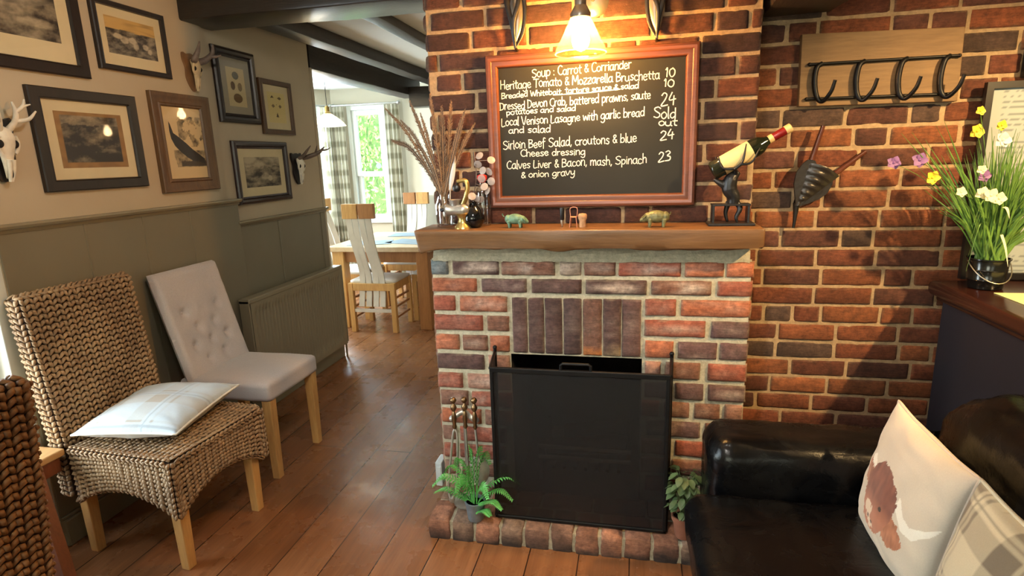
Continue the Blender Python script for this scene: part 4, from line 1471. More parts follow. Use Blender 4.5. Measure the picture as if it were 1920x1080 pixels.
# ------------------------------------------------------------------ chalkboard
GL = {
    'S': (4.8, [[(4.4, 7), (3, 8), (1, 7.2), (.9, 5.5), (2.5, 4.3), (4.1, 2.9), (3.8, .9), (2.2, 0), (.4, .9)]]),
    'o': (4.0, [[(2.2, 5), (.7, 4), (.5, 1.7), (1.8, 0), (3.3, 1.1), (3.5, 3.4), (2.2, 5), (1.7, 4.8)]]),
    'u': (4.4, [[(.5, 5), (.5, 1.5), (1.8, 0), (3.2, 1.2), (3.5, 5)], [(3.5, 5), (3.6, 1), (4.2, 0)]]),
    'p': (4.1, [[(.6, 5), (.7, -3)], [(.6, 3.6), (2.2, 5), (3.6, 3.6), (3.2, 1), (1.8, 0), (.6, 1)]]),
    ':': (1.8, [[(.8, 4.4), (.9, 4)], [(.8, 1), (.9, .6)]]),
    'C': (4.6, [[(4.4, 7), (2.8, 8), (.9, 6.2), (.5, 3), (1.6, .5), (3.2, 0), (4.6, 1)]]),
    'a': (4.2, [[(3.3, 4.2), (2, 5), (.6, 3.4), (.6, 1.2), (1.8, 0), (3.1, 1.4), (3.4, 5)], [(3.4, 5), (3.4, 1), (4.1, 0)]]),
    'r': (3.0, [[(.6, 5), (.6, 0)], [(.6, 2.8), (1.5, 4.7), (2.8, 4.8)]]),
    't': (3.0, [[(1.6, 7.5), (1.5, 1), (2.7, 0)], [(.2, 5), (3, 5.2)]]),
    '&': (4.0, [[(3.8, .2), (1.2, 5.6), (2, 7.4), (3, 6.2), (.8, 3), (.8, .8), (2, 0), (3.7, 2.8)]]),
    'i': (1.5, [[(.7, 5), (.7, 0)], [(.7, 7), (.8, 6.7)]]),
    'n': (4.0, [[(.6, 5), (.6, 0)], [(.6, 3), (1.8, 5), (3.2, 4.2), (3.4, 0)]]),
    'd': (4.2, [[(3.3, 4.2), (2, 5), (.6, 3.4), (.6, 1.2), (1.8, 0), (3.2, 1.4)], [(3.6, 8.5), (3.5, 0)]]),
    'e': (3.8, [[(.6, 2.6), (3.2, 2.9), (2.6, 4.8), (1.2, 4.7), (.5, 2.4), (1.6, 0), (3.4, .8)]]),
    'H': (4.9, [[(.6, 8), (.6, 0)], [(4.2, 8), (4.2, 0)], [(.6, 4), (4.2, 4.3)]]),
    'g': (4.2, [[(3.3, 4.2), (2, 5), (.6, 3.4), (.6, 1.4), (1.8, .3), (3.3, 1.8)], [(3.5, 5), (3.5, -1.5), (2, -3), (.5, -2)]]),
    'T': (4.4, [[(0, 8), (4.6, 8)], [(2.3, 8), (2.2, 0)]]),
    'm': (5.6, [[(.6, 5), (.6, 0)], [(.6, 3.2), (1.7, 5), (2.7, 4), (2.8, 0)], [(2.8, 3.2), (3.9, 5), (4.8, 4), (5, 0)]]),
    'M': (6.0, [[(.5, 0), (1, 8), (3, 2.6), (5, 8), (5.4, 0)]]),
    'z': (3.6, [[(.5, 5), (3.2, 5), (.4, 0), (3.4, 0)]]),
    'l': (1.6, [[(.8, 8.5), (.7, .6), (1.3, 0)]]),
    'B': (4.6, [[(.6, 8), (.6, 0)], [(.6, 8), (3.4, 7.4), (3.2, 5), (.8, 4.3), (3.8, 3.4), (3.8, 1), (.6, 0)]]),
    's': (3.4, [[(3, 4.4), (1.8, 5), (.7, 4), (1.6, 2.7), (2.9, 1.7), (2, .1), (.4, .6)]]),
    'c': (3.6, [[(3.2, 4.3), (2, 5), (.7, 3.8), (.6, 1.4), (1.8, 0), (3.3, .8)]]),
    'h': (4.0, [[(.6, 8.5), (.6, 0)], [(.6, 3), (1.9, 5), (3.2, 4), (3.4, 0)]]),
    'W': (6.4, [[(.2, 8), (1.6, 0), (3.1, 6), (4.6, 0), (6.2, 8)]]),
    'b': (4.1, [[(.6, 8.5), (.6, 0)], [(.6, 3.4), (2.1, 5), (3.6, 3.4), (3.2, .8), (1.8, 0), (.6, 1)]]),
    'k': (3.8, [[(.6, 8.5), (.6, 0)], [(3.2, 5), (.8, 2.6), (3.4, 0)]]),
    'f': (3.2, [[(3, 7.8), (1.9, 8.3), (1.4, 6.5), (1.3, -1.5)], [(.2, 4.6), (2.8, 4.9)]]),
    'D': (4.8, [[(.6, 8), (.6, 0)], [(.2, 8), (3.4, 6.8), (4.3, 4), (3.2, 1), (.2, 0)]]),
    'v': (3.8, [[(.3, 5), (1.7, 0), (3.5, 5)]]),
    'w': (5.4, [[(.3, 5), (1.3, 0), (2.7, 4), (4, 0), (5.1, 5)]]),
    'L': (4.0, [[(.7, 8), (.6, 0), (3.8, .3)]]),
    'V': (4.6, [[(.2, 8), (2.2, 0), (4.4, 8)]]),
    'y': (3.9, [[(.5, 5), (.8, 2), (2, 1.2), (3.2, 2.4)], [(3.5, 5), (3.2, -1), (1.8, -3), (.4, -2)]]),
    '1': (2.2, [[(.5, 6.6), (1.3, 8), (1.2, 0)]]),
    '0': (4.4, [[(2.4, 8), (.8, 6.4), (.6, 2.4), (2, 0), (3.6, 1.6), (3.8, 5.6), (2.4, 8)]]),
    '2': (4.2, [[(.7, 6.4), (2, 8), (3.5, 6.6), (2.6, 3.6), (.4, 0), (3.9, .3)]]),
    '4': (4.2, [[(2.2, 8), (.5, 3), (4, 3.3)], [(3.2, 5.6), (2.8, -.4)]]),
    '3': (4.0, [[(.7, 7.4), (2.4, 8), (3.3, 6.4), (1.6, 4.4), (3.6, 3), (3, .6), (.4, .3)]]),
    ',': (1.6, [[(.9, .6), (.4, -1.2)]]),
    '.': (1.4, [[(.6, .5), (.8, .2)]]),
    ' ': (2.4, []),
}
BY = 2.285
t = thing('chalkboard', 'framed menu chalkboard with white handwriting hanging on the chimney above the mantel', 'chalkboard', (-0.57, BY, 1.305))
cw0, cw1, cz0, cz1 = -0.572, 0.222, 1.304, 1.886
bm = B()
ring_profile(bm, on_back_wall(cw0, BREAST_Y - .002, cz0), cw1 - cw0, cz1 - cz0, [(0, 0), (0, .030), (.004, .038), (.012, .041), (.020, .038), (.025, .034), (.036, .035), (.041, .033), (.045, .027), (.048, .020), (.048, 0)])
obj('frame', bm, 'board_frame', t, True, smooth=35)
bm = B(); box2(bm, (cw0 + .04, BREAST_Y - .022, cz0 + .04), (cw1 - .04, BREAST_Y - .010, cz1 - .04)); obj('slate', bm, 'slate', t, True)
SY = BREAST_Y - .0223
rs = random.Random(31)


def write(name, text, p0, p1, capx, wd=.0031):
    """handwriting on the slate from baseline pixel p0 to p1, capital height capx pixels"""
    a, b_ = at_Y(*p0, SY), at_Y(*p1, SY)
    cap = (at_Y(p0[0], p0[1] - capx, SY) - a).length
    tot = sum(GL[c][0] for c in text)
    dx = (b_ - a) / tot
    up = Vector((0, 0, cap * .86 / 8))
    bm = B()
    pos, ns = 0.0, 0
    for c in text:
        adv, strokes = GL[c]
        oy, sc = rs.uniform(-.5, .5), rs.uniform(.92, 1.08)
        for st in strokes:
            pts = [(x + rs.uniform(-.12, .12), y * sc + oy + rs.uniform(-.15, .15)) for x, y in st]
            pp = smooth_path([(x, y, 0) for x, y in pts], 5) if len(pts) > 2 else [Vector((*p, 0)) for p in pts]
            P = [a + dx * (pos + p.x) + up * p.y for p in pp]
            prev = None
            ns += 1
            P = [p - Vector((0, .00005 * (ns % 24), 0)) for p in P]
            for i, p in enumerate(P):
                d = (P[min(i + 1, len(P) - 1)] - P[max(i - 1, 0)])
                d = d.normalized() if d.length > 0 else Vector((1, 0, 0))
                nrm = Vector((-d.z, 0, d.x)) * wd * .5 * (1 + .25 * nz(p.x * 90, p.z * 90, pos))
                if i == 0: p = p - d * wd * .3
                if i == len(P) - 1: p = p + d * wd * .3
                row = (bm.verts.new(p - nrm), bm.verts.new(p + nrm))
                if prev: bm.faces.new((prev[0], row[0], row[1], prev[1]))
                prev = row
        pos += adv
    return obj(name, bm, 'chalk', t, True)


for tx, p0, p1, h in (
        ('Soup : Carrot & Corriander', (997, 145), (1184, 128), 19), ('Heritage Tomato & Mozzarella Bruschetta', (938, 168), (1237, 148), 18),
        ('Breaded Whitebait, tartare sauce & salad', (940, 185), (1198, 165), 12), ('Dressed Devon Crab, battered prawns, saute', (937, 207), (1220, 185), 17),
        ('potatoes and salad', (949, 216), (1080, 207), 12), ('Local Venison Lasagne with garlic bread', (940, 237), (1209, 218), 17),
        ('and salad', (953, 250), (1033, 248), 14), ('Sirloin Beef Salad, croutons & blue', (943, 280), (1194, 266), 18),
        ('Cheese dressing', (976, 293), (1098, 290), 14), ('Calves Liver & Bacon, mash, Spinach', (950, 317), (1213, 306), 17), ('& onion gravy', (977, 334), (1078, 328), 14)):
    write('chalk_writing', tx, p0, p1, h)
for tx, p0, p1, h in (('10', (1247, 145), (1267, 143), 17), ('10', (1244, 163), (1265, 162), 15), ('24', (1238, 198), (1267, 195), 25), ('Sold', (1225, 222), (1268, 221), 20), ('out', (1234, 236), (1270, 235), 14), ('24', (1237, 262), (1264, 260), 19), ('23', (1233, 304), (1258, 301), 19)):
    write('chalk_price', tx, p0, p1, h * 1.1, .0038)
bm = B()
P = [at_Y(x, y, SY) for x, y in ((1037, 179), (1100, 175), (1163, 168), (1150, 166))]
for p, q in zip(P, P[1:]):
    bm.faces.new([bm.verts.new(v) for v in (p, q, q + Vector((0, 0, .003)), p + Vector((0, 0, .003)))])
obj('chalk_underline', bm, 'chalk', t, True)

# ------------------------------------------------------------------ wall lamp over the board
lx, ly = -0.190, 2.125
t = thing('wall_lamp', 'lit brass wall lamp with a ribbed glass cone shade above the chalkboard', 'lamp', (lx, BREAST_Y, 2.05))
bm = B(); lathe(bm, [(.060, 0), (.060, .008), (.052, .014), (.02, .020)], 32, (lx + .03, BREAST_Y - .002, 2.055), Matrix.Rotation(PI / 2, 3, 'X')); obj('wall_plate', bm, 'grey_metal', t, True, smooth=40)
bm = B(); stube(bm, [(lx + .03, BREAST_Y - .02, 2.055), (lx + .015, 2.22, 2.075), (lx, 2.15, 2.07), (lx, ly, 2.03)], .008, 10); lathe(bm, [(.020, 1.995), (.020, 2.03), (.012, 2.045), (.006, 2.06)], 24, (lx, ly, 0)); lathe(bm, [(.034, 1.958), (.036, 1.972), (.028, 1.985), (.021, 1.998)], 24, (lx, ly, 0))
obj('arm', bm, 'grey_metal', t, True, smooth=50)
bm = B()
n = 72
prof = [(.033, 1.963), (.036, 1.955), (.060, 1.905), (.085, 1.856), (.088, 1.848), (.086, 1.844)]
rings = []
for r, z in prof:
    rings.append([bm.verts.new((lx + r * (1 + .012 * (k % 2)) * math.cos(2 * PI * k / n), ly + r * (1 + .012 * (k % 2)) * math.sin(2 * PI * k / n), z)) for k in range(n)])
for A, Q in zip(rings, rings[1:]):
    for k in range(n): bm.faces.new((A[k], A[(k + 1) % n], Q[(k + 1) % n], Q[k]))
obj('lamp_shade', bm, 'shade', t, True, smooth=180)
bm = B(); tube(bm, [(lx + .087 * math.cos(2 * PI * k / 40), ly + .087 * math.sin(2 * PI * k / 40), 1.845) for k in range(40)], .0022, 6, False, True); obj('shade_rim', bm, 'shade_clear', t, True, smooth=180)
bm = B(); lathe(bm, [(.010, 1.955), (.013, 1.93), (.028, 1.905), (.031, 1.888), (.026, 1.868), (.012, 1.856), (.001, 1.852)], 20, (lx, ly, 0)); obj('bulb', bm, 'bulb', t, True, smooth=180)

# curved iron ornaments either side of the lamp
def ornament(label, x, flip):
    t = thing('wall_ornament', label, 'ornament', (x, BREAST_Y, 1.95))
    f = flip
    for part, pts, r in (('curved_strip', [(-.028, .04, 2.14), (-.020, .05, 2.06), (-.002, .06, 1.985), (.006, .05, 1.905)], .007), ('curved_strip', [(.028, .05, 2.14), (.024, .06, 2.06), (.004, .065, 1.99), (.006, .05, 1.905)], .006),
                         ('curved_strip', [(.028, .03, 2.14), (.042, .03, 2.05), (.034, .035, 1.965), (.010, .045, 1.91)], .006)):
        b = B()
        stube(b, [(x + f * a, BREAST_Y - y, z) for a, y, z in pts], [r, r * 1.5, r * 1.2, r * .6], 8, flat=.35)
        obj(part, b, 'dark_metal', t, True, smooth=60)
    b = B()
    grid(b, lambda u, v: Vector((x + f * (.004 + (u - .35) * .06 * math.sin(PI * (.05 + .95 * v))), BREAST_Y - .028 - .012 * math.sin(PI * u), 1.915 + .22 * v)), 8, 12)
    obj('leaf_plate', b, 'grey_metal', t, True, smooth=180)
    b = B(); tube(b, [(x + f * .006, BREAST_Y - .05, 1.905), (x + f * .006, BREAST_Y + .0, 1.90)], .005, 8); obj('wall_peg', b, 'dark_metal', t, True)
    return t


t = ornament('curved iron ornament hung on the chimney left of the lit lamp', -0.455, 1)
bm = B(); ball(bm, (-0.462, BREAST_Y - .06, 2.105), (.016, .012, .022)); ball(bm, (-0.447, BREAST_Y - .06, 2.10), (.012, .01, .018)); obj('yellow_tassel', bm, 'yellow_petal', t, True, smooth=180, label='small yellow ornament')
ornament('curved iron ornament hung on the chimney right of the lit lamp', 0.075, -1)

# ------------------------------------------------------------------ things on the mantel
jx, jy = -0.745, 2.225
t = thing('glass_jar', 'clear glass jar holding brown feathers at the left end of the mantel', 'jar', (jx, jy, MZ))
bm = B(); lathe(bm, [(.030, 0), (.036, .004), (.038, .03), (.038, .085), (.030, .108), (.026, .118), (.031, .136), (.033, .140), (.031, .138), (.024, .118), (.028, .106), (.035, .085), (.035, .03), (.032, .008), (.001, .006)], 28, (0, 0, 0), None, False); obj('jar_body', bm, 'jar_glass', t, smooth=50)
F = [  # tip pixel, base lean, width, label bits, colour, curve
    ((722, 203), .013, 'long brown feather reaching furthest left from the glass jar', 'a', .05), ((768, 190), .016, 'long brown feather second from the left in the glass jar', 'a', .03),
    ((735, 263), .018, 'drooping brown feather, lowest on the left of the glass jar', 'b', .06), ((775, 268), .012, 'short pale-edged feather low on the left of the glass jar', 'b', .05),
    ((806, 175), .016, 'upright ginger feather lit along its edge at the chimney corner', 'c', .02), ((828, 200), .022, 'broad brown feather standing upright in the middle of the jar', 'a', .01),
    ((846, 190), .018, 'tall brown feather right of the middle of the jar', 'c', .0), ((872, 205), .017, 'tall dark feather leaning right towards the chalkboard', 'b', -.02),
    ((890, 232), .015, 'brown feather leaning furthest right towards the chalkboard', 'a', -.03), ((858, 250), .020, 'shorter broad brown feather on the right of the jar', 'c', -.01),
    ((752, 226), .015, 'dark feather between the two longest left-hand feathers in the jar', 'b', .05), ((788, 212), .014, 'thin brown feather just left of the ginger feather in the jar', 'a', .03), ((868, 232), .016, 'dusky feather tucked behind the tall dark feather in the jar', 'b', -.01)]
fcol = {'a': (srgb(100, 72, 50), srgb(56, 42, 34)), 'b': (srgb(74, 58, 50), srgb(40, 33, 32)), 'c': (srgb(138, 96, 58), srgb(74, 50, 36))}
M['feather'] = painted('feather_barbs', 0.7)
rs = random.Random(77)
for i, (tip, wd, lb, kc, cv) in enumerate(F):
    b, lay = BC()
    tp = at_Y(*tip, 2.13 + .016 * i)
    base = Vector((jx + rs.uniform(-.012, .012), jy + rs.uniform(-.012, .008), MZ + .012))
    neck = Vector((jx + (tp.x - jx) * .10, jy - .004 + rs.uniform(-.012, .012), MZ + .14))
    mid = neck.lerp(tp, .55) + Vector((-cv * .0, 0, abs(cv) * .8))
    path = smooth_path([base, neck, mid, tp], 8)
    side0 = Vector((0, -1, 0))
    c1, c2 = fcol[kc]
    path = smooth_path([base, neck, mid, tp], 26)
    fr_ = frames_along(path)
    for v in tube(b, path, lerp_list([.0020, .0016, .0006], len(path)), 5): v[lay] = (*srgb(150, 124, 98), 1)
    prev = None
    for k in range(0, len(path), 3):
        q = k / (len(path) - 1)
        if q < .30: continue
        s = fr_[k][0].cross(side0).normalized()
        wv = wd * .42 * math.sin(PI * min(1, (q - .29) / .74)) ** .6 * (1 - .40 * q)
        row = [b.verts.new(path[k] + s * wv * a + Vector((0, .0006, 0))) for a in (-1, 0, 1)]
        for v_ in row: v_[lay] = (*mixc(c2, c1, .35 + .35 * math.sin(q * 60)), 1)
        if prev:
            for a in range(2): b.faces.new((prev[a], prev[a + 1], row[a + 1], row[a]))
        prev = row
    for k in range(2 * len(path)):
        q = k / (2 * len(path) - 1)
        k = min(len(path) - 1, int(q * (len(path) - 1)))
        if q < .30: continue
        d = fr_[k][0]
        s = d.cross(side0).normalized()
        wv = wd * .85 * math.sin(PI * min(1, (q - .29) / .74)) ** .6 * (1 - .40 * q)
        for a in (-1, 1):
            if rs.random() < .06: continue
            L = wv * rs.uniform(.75, 1.2)
            r0 = path[k]
            r0 = r0 + d * rs.uniform(-.002, .002)
            e = r0 + s * a * L + d * L * rs.uniform(.9, 1.7) + Vector((0, -1, 0)) * rs.uniform(-.003, .003)
            w_ = d * rs.uniform(.0022, .0034)
            vv = [b.verts.new(r0 - w_), b.verts.new(e - w_ * .4), b.verts.new(e + w_ * .4), b.verts.new(r0 + w_)]
            band = .5 + .5 * math.sin(q * 60 + a * .6)
            cc = mixc(c1, c2, band * (.45 + .55 * rs.random()))
            for v_ in vv: v_[lay] = (*cc, 1)
            for v_ in vv[1:3]: v_[lay] = (*mixc(cc, srgb(178, 150, 118), .35), 1)
            b.faces.new(vv)
    tag(obj('feather', b, 'feather', smooth=180), lb, 'feather', 'feathers in the glass jar')
b, lay = BC()
grid(b, lambda u, v: at_Y(844 + 10 * v, 356 - 64 * v, 2.17) + Vector(((u - .5) * .020 * math.sin(PI * (.15 + .85 * v)), -.004 * math.sin(PI * u), 0)), 4, 12, False, lambda u, v: srgb(206, 204, 200) if v < .8 else srgb(150, 140, 134), lay)
p0 = Vector((jx + .02, jy - .01, MZ + .015)); p1 = at_Y(844, 356, 2.17)
for v in tube(b, [p0, p1], .0016, 5): v[lay] = (*srgb(214, 208, 196), 1)
tag(obj('feather', b, 'feather', smooth=180), 'short white feather standing upright above the brass mincer', 'feather', 'feathers in the glass jar')

gx, gy = -0.655, 2.165
t = thing('meat_mincer', 'old metal hand mincer with a curved brass hopper arm in front of the glass jar', 'mincer', (gx, gy, MZ))
bm = B(); lathe(bm, [(.034, 0), (.032, .008), (.022, .02), (.018, .034), (.022, .05), (.030, .058)], 24, (gx, gy, MZ)); obj('foot', bm, 'brass', t, True, smooth=50)
bm = B(); lathe(bm, [(.012, -.070), (.021, -.068), (.025, -.062), (.022, -.054), (.022, -.016), (.026, .0), (.024, .014), (.014, .026)], 24, (gx, gy, MZ + .072), Matrix.Rotation(PI / 2, 3, 'Y')); obj('barrel', bm, 'steel', t, True, smooth=50)
bm = B(); lathe(bm, [(.004, -.092), (.006, -.088), (.009, -.082), (.006, -.076), (.006, -.066)], 12, (gx, gy, MZ + .072), Matrix.Rotation(PI / 2, 3, 'Y')); obj('end_screw', bm, 'dark_metal', t, True, smooth=50)
bm = B(); stube(bm, [(gx + .002, gy, MZ + .090), (gx + .018, gy - .004, MZ + .125), (gx + .026, gy - .006, MZ + .165), (gx + .016, gy - .006, MZ + .184), (gx - .014, gy - .006, MZ + .180)], [.011, .010, .009, .009, .008], 10); obj('crank_arm', bm, 'brass', t, True, smooth=60)
bm = B(); lathe(bm, [(.006, -.004), (.013, 0), (.015, .014), (.013, .026), (.006, .030)], 16, (gx - .014, gy - .03, MZ + .156), Matrix.Rotation(-PI / 2, 3, 'X')); tube(bm, [(gx - .014, gy - .006, MZ + .18), (gx - .014, gy - .015, MZ + .156)], .004, 6); obj('crank_knob', bm, 'black_plastic', t, True, smooth=50)
bm = B(); lathe(bm, [(.010, .07), (.016, .09), (.024, .108), (.026, .112), (.022, .108), (.012, .088)], 20, (gx - .028, gy, MZ), None, False); obj('hopper', bm, 'steel', t, True, smooth=50)

bx_, by_ = -0.595, 2.255
t = thing('glass_bottle', 'slim clear glass bottle with a red stopper between the jar and the black vase', 'bottle', (bx_, by_, MZ))
bm = B(); lathe(bm, [(.026, 0), (.029, .004), (.029, .13), (.026, .145), (.014, .158), (.013, .178), (.015, .18), (.011, .18), (.011, .158), (.024, .142), (.027, .13), (.027, .008), (.001, .006)], 24, (0, 0, 0), None, False); obj('bottle_body', bm, 'jar_glass', t, smooth=50)
bm = B(); lathe(bm, [(.010, .17), (.017, .181), (.020, .188), (.019, .198), (.010, .202)], 20); obj('stopper', bm, 'red_cap', t, smooth=50)

vx, vy = at_Z(892, 425, MZ).x, 2.19
t = thing('vase', 'round glossy black vase left of the chalkboard', 'vase', (vx, vy, MZ))
bm = B(); lathe(bm, [(.022, 0), (.030, .004), (.043, .026), (.044, .042), (.034, .068), (.017, .086), (.013, .094), (.016, .102), (.013, .102), (.010, .092)], 32, (0, 0, 0)); obj('vase_body', bm, 'black_glaze', t, smooth=50)
t = thing('dried_honesty', 'dried honesty stem with papery silver discs in the black vase', 'dried flowers', (vx, vy, MZ + .06))
bm = B()
stm = smooth_path([(vx, vy, MZ + .03), (vx + .004, vy, MZ + .12), (vx + .022, vy - .012, MZ + .20), (vx + .016, vy - .01, MZ + .29)], 8)
tube(bm, stm, .0016, 5); obj('stem', bm, 'antler', t, True)
rs = random.Random(15)
for px, py in ((899, 292), (921, 300), (896, 308), (905, 320), (917, 322), (921, 340), (908, 350), (893, 372), (901, 374), (885, 368), (903, 335), (914, 358)):
    c = at_Y(px, py, vy - .02 + rs.uniform(-.012, .012))
    R = Euler((rs.uniform(1.0, 2.1), rs.uniform(-.5, .5), rs.uniform(-.6, .6))).to_matrix()
    bm = B(); lathe(bm, [(.0005, -.0006), (.014, -.0008), (.0155, 0), (.014, .0008), (.0005, .0006)], 18, c, R)
    k = min(stm, key=lambda q: (q - c).length); tube(bm, [k, c], .0007, 4)
    obj('seed_disc', bm, 'honesty', t, True, smooth=60)


def pig(name, label, x, y, face, mat, s=1.0):
    t = thing(name, label, 'figurine', (x, y, MZ), group='small bronze pigs on the mantel')
    b = B()
    f = face
    for c, r, rot in (((0, 0, .036), (.036, .021, .022), 0), ((f * .026, 0, .034), (.019, .017, .017), 0), ((f * .040, 0, .028), (.013, .0115, .012), 0), ((f * .051, 0, .024), (.006, .007, .007), 0), ((-f * .030, 0, .036), (.014, .017, .018), 0)):
        ball(b, (c[0] * s, c[1] * s, c[2] * s), [q * s for q in r])
    for lx_, ly_ in ((.020, .011), (.020, -.011), (-.026, .011), (-.026, -.011)):
        stube(b, [(f * lx_ * s, ly_ * s, .028 * s), (f * (lx_ + .002) * s, ly_ * 1.05 * s, .012 * s), (f * (lx_ + .003) * s, ly_ * 1.05 * s, 0)], [.0085 * s, .006 * s, .005 * s], 8)
    md = obj('body', b, mat, t, smooth=180)
    r = md.modifiers.new('join', 'REMESH'); r.mode = 'VOXEL'; r.voxel_size = .0016; r.use_smooth_shade = True
    for sg in (-1, 1):
        b = B()
        leaf_quad(b, Vector((f * .034, sg * .010, .042)) * s, Vector((f * .7, sg * .5, -.15)), Vector((0, 0, 1)), .018 * s, .006 * s, .5)
        e = obj('ear', b, mat, t, smooth=180)
        e.modifiers.new('thick', 'SOLIDIFY').thickness = .002
    b = B(); stube(b, [(-f * .043, 0, .042), (-f * .050, .002, .048), (-f * .050, -.003, .054), (-f * .046, 0, .050)], [.002, .0016, .0014, .001], 6); obj('tail', b, mat, t, smooth=180)
    return t


pig('pig_figurine', 'small verdigris pig figurine facing right below the chalkboard’s left half'.replace('’', ''), at_Z(971, 424, MZ).x, 2.175, 1, 'verdigris', .93)
pig('pig_figurine', 'small olive-bronze pig figurine facing left near the wine bottle', at_Z(1230, 424, MZ).x, 2.165, -1, 'olive_bronze', 1.06)

x = at_Z(1055, 425, MZ).x
t = thing('marker_pen', 'black pen with a silver tip standing upright on the mantel', 'pen', (x, 2.18, MZ))
bm = B(); lathe(bm, [(.0015, 0), (.003, .005), (.006, .012), (.0065, .026), (.0065, .027)], 16); obj('tip', bm, 'wire', t, smooth=50, label='silver tip')
bm = B(); lathe(bm, [(.0065, .027), (.0085, .030), (.009, .07), (.008, .074), (.003, .075)], 16); obj('barrel', bm, 'black_plastic', t, smooth=50)
x = at_Z(1076, 425, MZ).x
t = thing('wire_chair', 'miniature chair twisted from champagne wire beside the cork', 'ornament', (x, 2.18, MZ))
bm = B()
for dx, dy in ((-.014, -.010), (.014, -.010), (-.011, .010), (.011, .010)):
    tube(bm, [(dx * .75, dy, .038), (dx, dy * 1.1, 0)], .0016, 6)
obj('legs', bm, 'copper_wire', t)
bm = B(); tube(bm, [(-.011, -.010, .038), (.011, -.010, .038), (.011, .010, .038), (-.011, .010, .038)], .0018, 6, False, True); box2(bm, (-.010, -.009, .0365), (.010, .009, .0375)); obj('seat', bm, 'copper_wire', t)
bm = B(); stube(bm, [(-.012, .010, .038), (-.014, .011, .065), (-.008, .012, .073), (.008, .012, .073), (.014, .011, .065), (.012, .010, .038)], .0018, 6); obj('backrest', bm, 'copper_wire', t)
x = at_Z(1093, 425, MZ).x
bm = B(); lathe(bm, [(.012, 0), (.013, .002), (.0125, .018), (.0125, .024), (.0165, .034), (.017, .044), (.014, .050), (.004, .052)], 20, (x, 2.175, MZ))
tag(obj('champagne_cork', bm, 'cork', smooth=50), 'champagne cork standing on the mantel beside the wire chair', 'cork')

# bottle in a sculpted holder at the right end of the mantel
hx, hy = 0.345, 2.215
t = thing('bottle_holder', 'dark metal sculpted stag wine holder at the right end of the mantel', 'bottle holder', (hx, hy, MZ))
bm = B(); box2(bm, (hx - .085, hy - .045, MZ), (hx + .075, hy + .045, MZ + .010), .003); obj('base', bm, 'dark_metal', t, True)
bm = B()
box2(bm, (hx - .070, hy - .025, MZ + .009), (hx - .062, hy + .025, MZ + .072), .002); box2(bm, (hx + .050, hy - .025, MZ + .009), (hx + .058, hy + .025, MZ + .072), .002); box2(bm, (hx - .072, hy - .028, MZ + .070), (hx + .060, hy + .028, MZ + .077), .002)
obj('plinth', bm, 'dark_metal', t, True)
bm = B()
stube(bm, [(hx + .002, hy, MZ + .072), (hx + .004, hy, MZ + .10), (hx - .012, hy, MZ + .13), (hx - .008, hy - .003, MZ + .165), (hx + .014, hy, MZ + .19)], [.018, .022, .027, .024, .012], 12)
stube(bm, [(hx - .010, hy, MZ + .135), (hx - .04, hy - .005, MZ + .148), (hx - .068, hy - .004, MZ + .165)], [.018, .013, .006], 10)
stube(bm, [(hx + .012, hy, MZ + .085), (hx + .026, hy - .008, MZ + .060), (hx + .014, hy - .012, MZ + .03), (hx + .018, hy - .012, MZ + .01)], [.012, .010, .007, .005], 8)
stube(bm, [(hx - .010, hy + .010, MZ + .085), (hx - .02, hy + .010, MZ + .045), (hx - .012, hy + .010, MZ + .01)], [.011, .008, .005], 8)
md = obj('stag_body', bm, 'dark_metal', t, True, smooth=180)
r = md.modifiers.new('join', 'REMESH'); r.mode = 'VOXEL'; r.voxel_size = .003; r.use_smooth_shade = True
for sg in (-1, 1):
    bm = B()
    y = hy + sg * .040
    stube(bm, [(hx + .006, hy + sg * .01, MZ + .18), (hx - .004, y, MZ + .20), (hx - .045, y, MZ + .205), (hx - .06, y, MZ + .245)], [.007, .006, .004, .002], 7)
    stube(bm, [(hx - .004, y, MZ + .20), (hx + .02, y, MZ + .225), (hx + .03, y, MZ + .285)], [.006, .005, .002], 7)
    stube(bm, [(hx + .012, y, MZ + .215), (hx + .05, y, MZ + .222), (hx + .075, y, MZ + .27)], [.005, .004, .002], 7)
    obj('antler', bm, 'dark_metal', t, True, smooth=180)
a, b_ = at_Y(1335, 322, hy), at_Y(1483, 239, hy)
dv = (b_ - a)
L = dv.length
t = thing('wine_bottle', 'dark wine bottle with a cream label and red neck foil tilted in the metal holder', 'bottle', a, rot=dv.to_track_quat('Z', 'Y').to_matrix())
bm = B(); lathe(bm, [(.001, .006), (.028, 0), (.034, .006), (.034, L * .56), (.030, L * .62), (.016, L * .70), (.0135, L * .74), (.0135, L * .99), (.004, L)], 32); obj('glass', bm, 'bottle', t, smooth=50)
bm = B(); lathe(bm, [(.0345, L * .13), (.0348, L * .135), (.0348, L * .50), (.0345, L * .505)], 32, (0, 0, 0), None, False); obj('label_sheet', bm, 'label', t, smooth=50, label='cream paper label')
bm = B(); lathe(bm, [(.0142, L * .72), (.0145, L * .722), (.0145, L * .78)], 24, (0, 0, 0), None, False); obj('neck_band', bm, 'foil_cream', t, smooth=50)
bm = B(); lathe(bm, [(.0143, L * .78), (.0146, L * .782), (.0146, L * .93)], 24, (0, 0, 0), None, False); obj('neck_foil', bm, 'foil_red', t, smooth=50)
bm = B(); lathe(bm, [(.0146, L * .93), (.0158, L * .935), (.0158, L * 1.0), (.013, L * 1.005), (.001, L * 1.005)], 24, (0, 0, 0), None, False); obj('cap', bm, 'foil_cream', t, smooth=50)

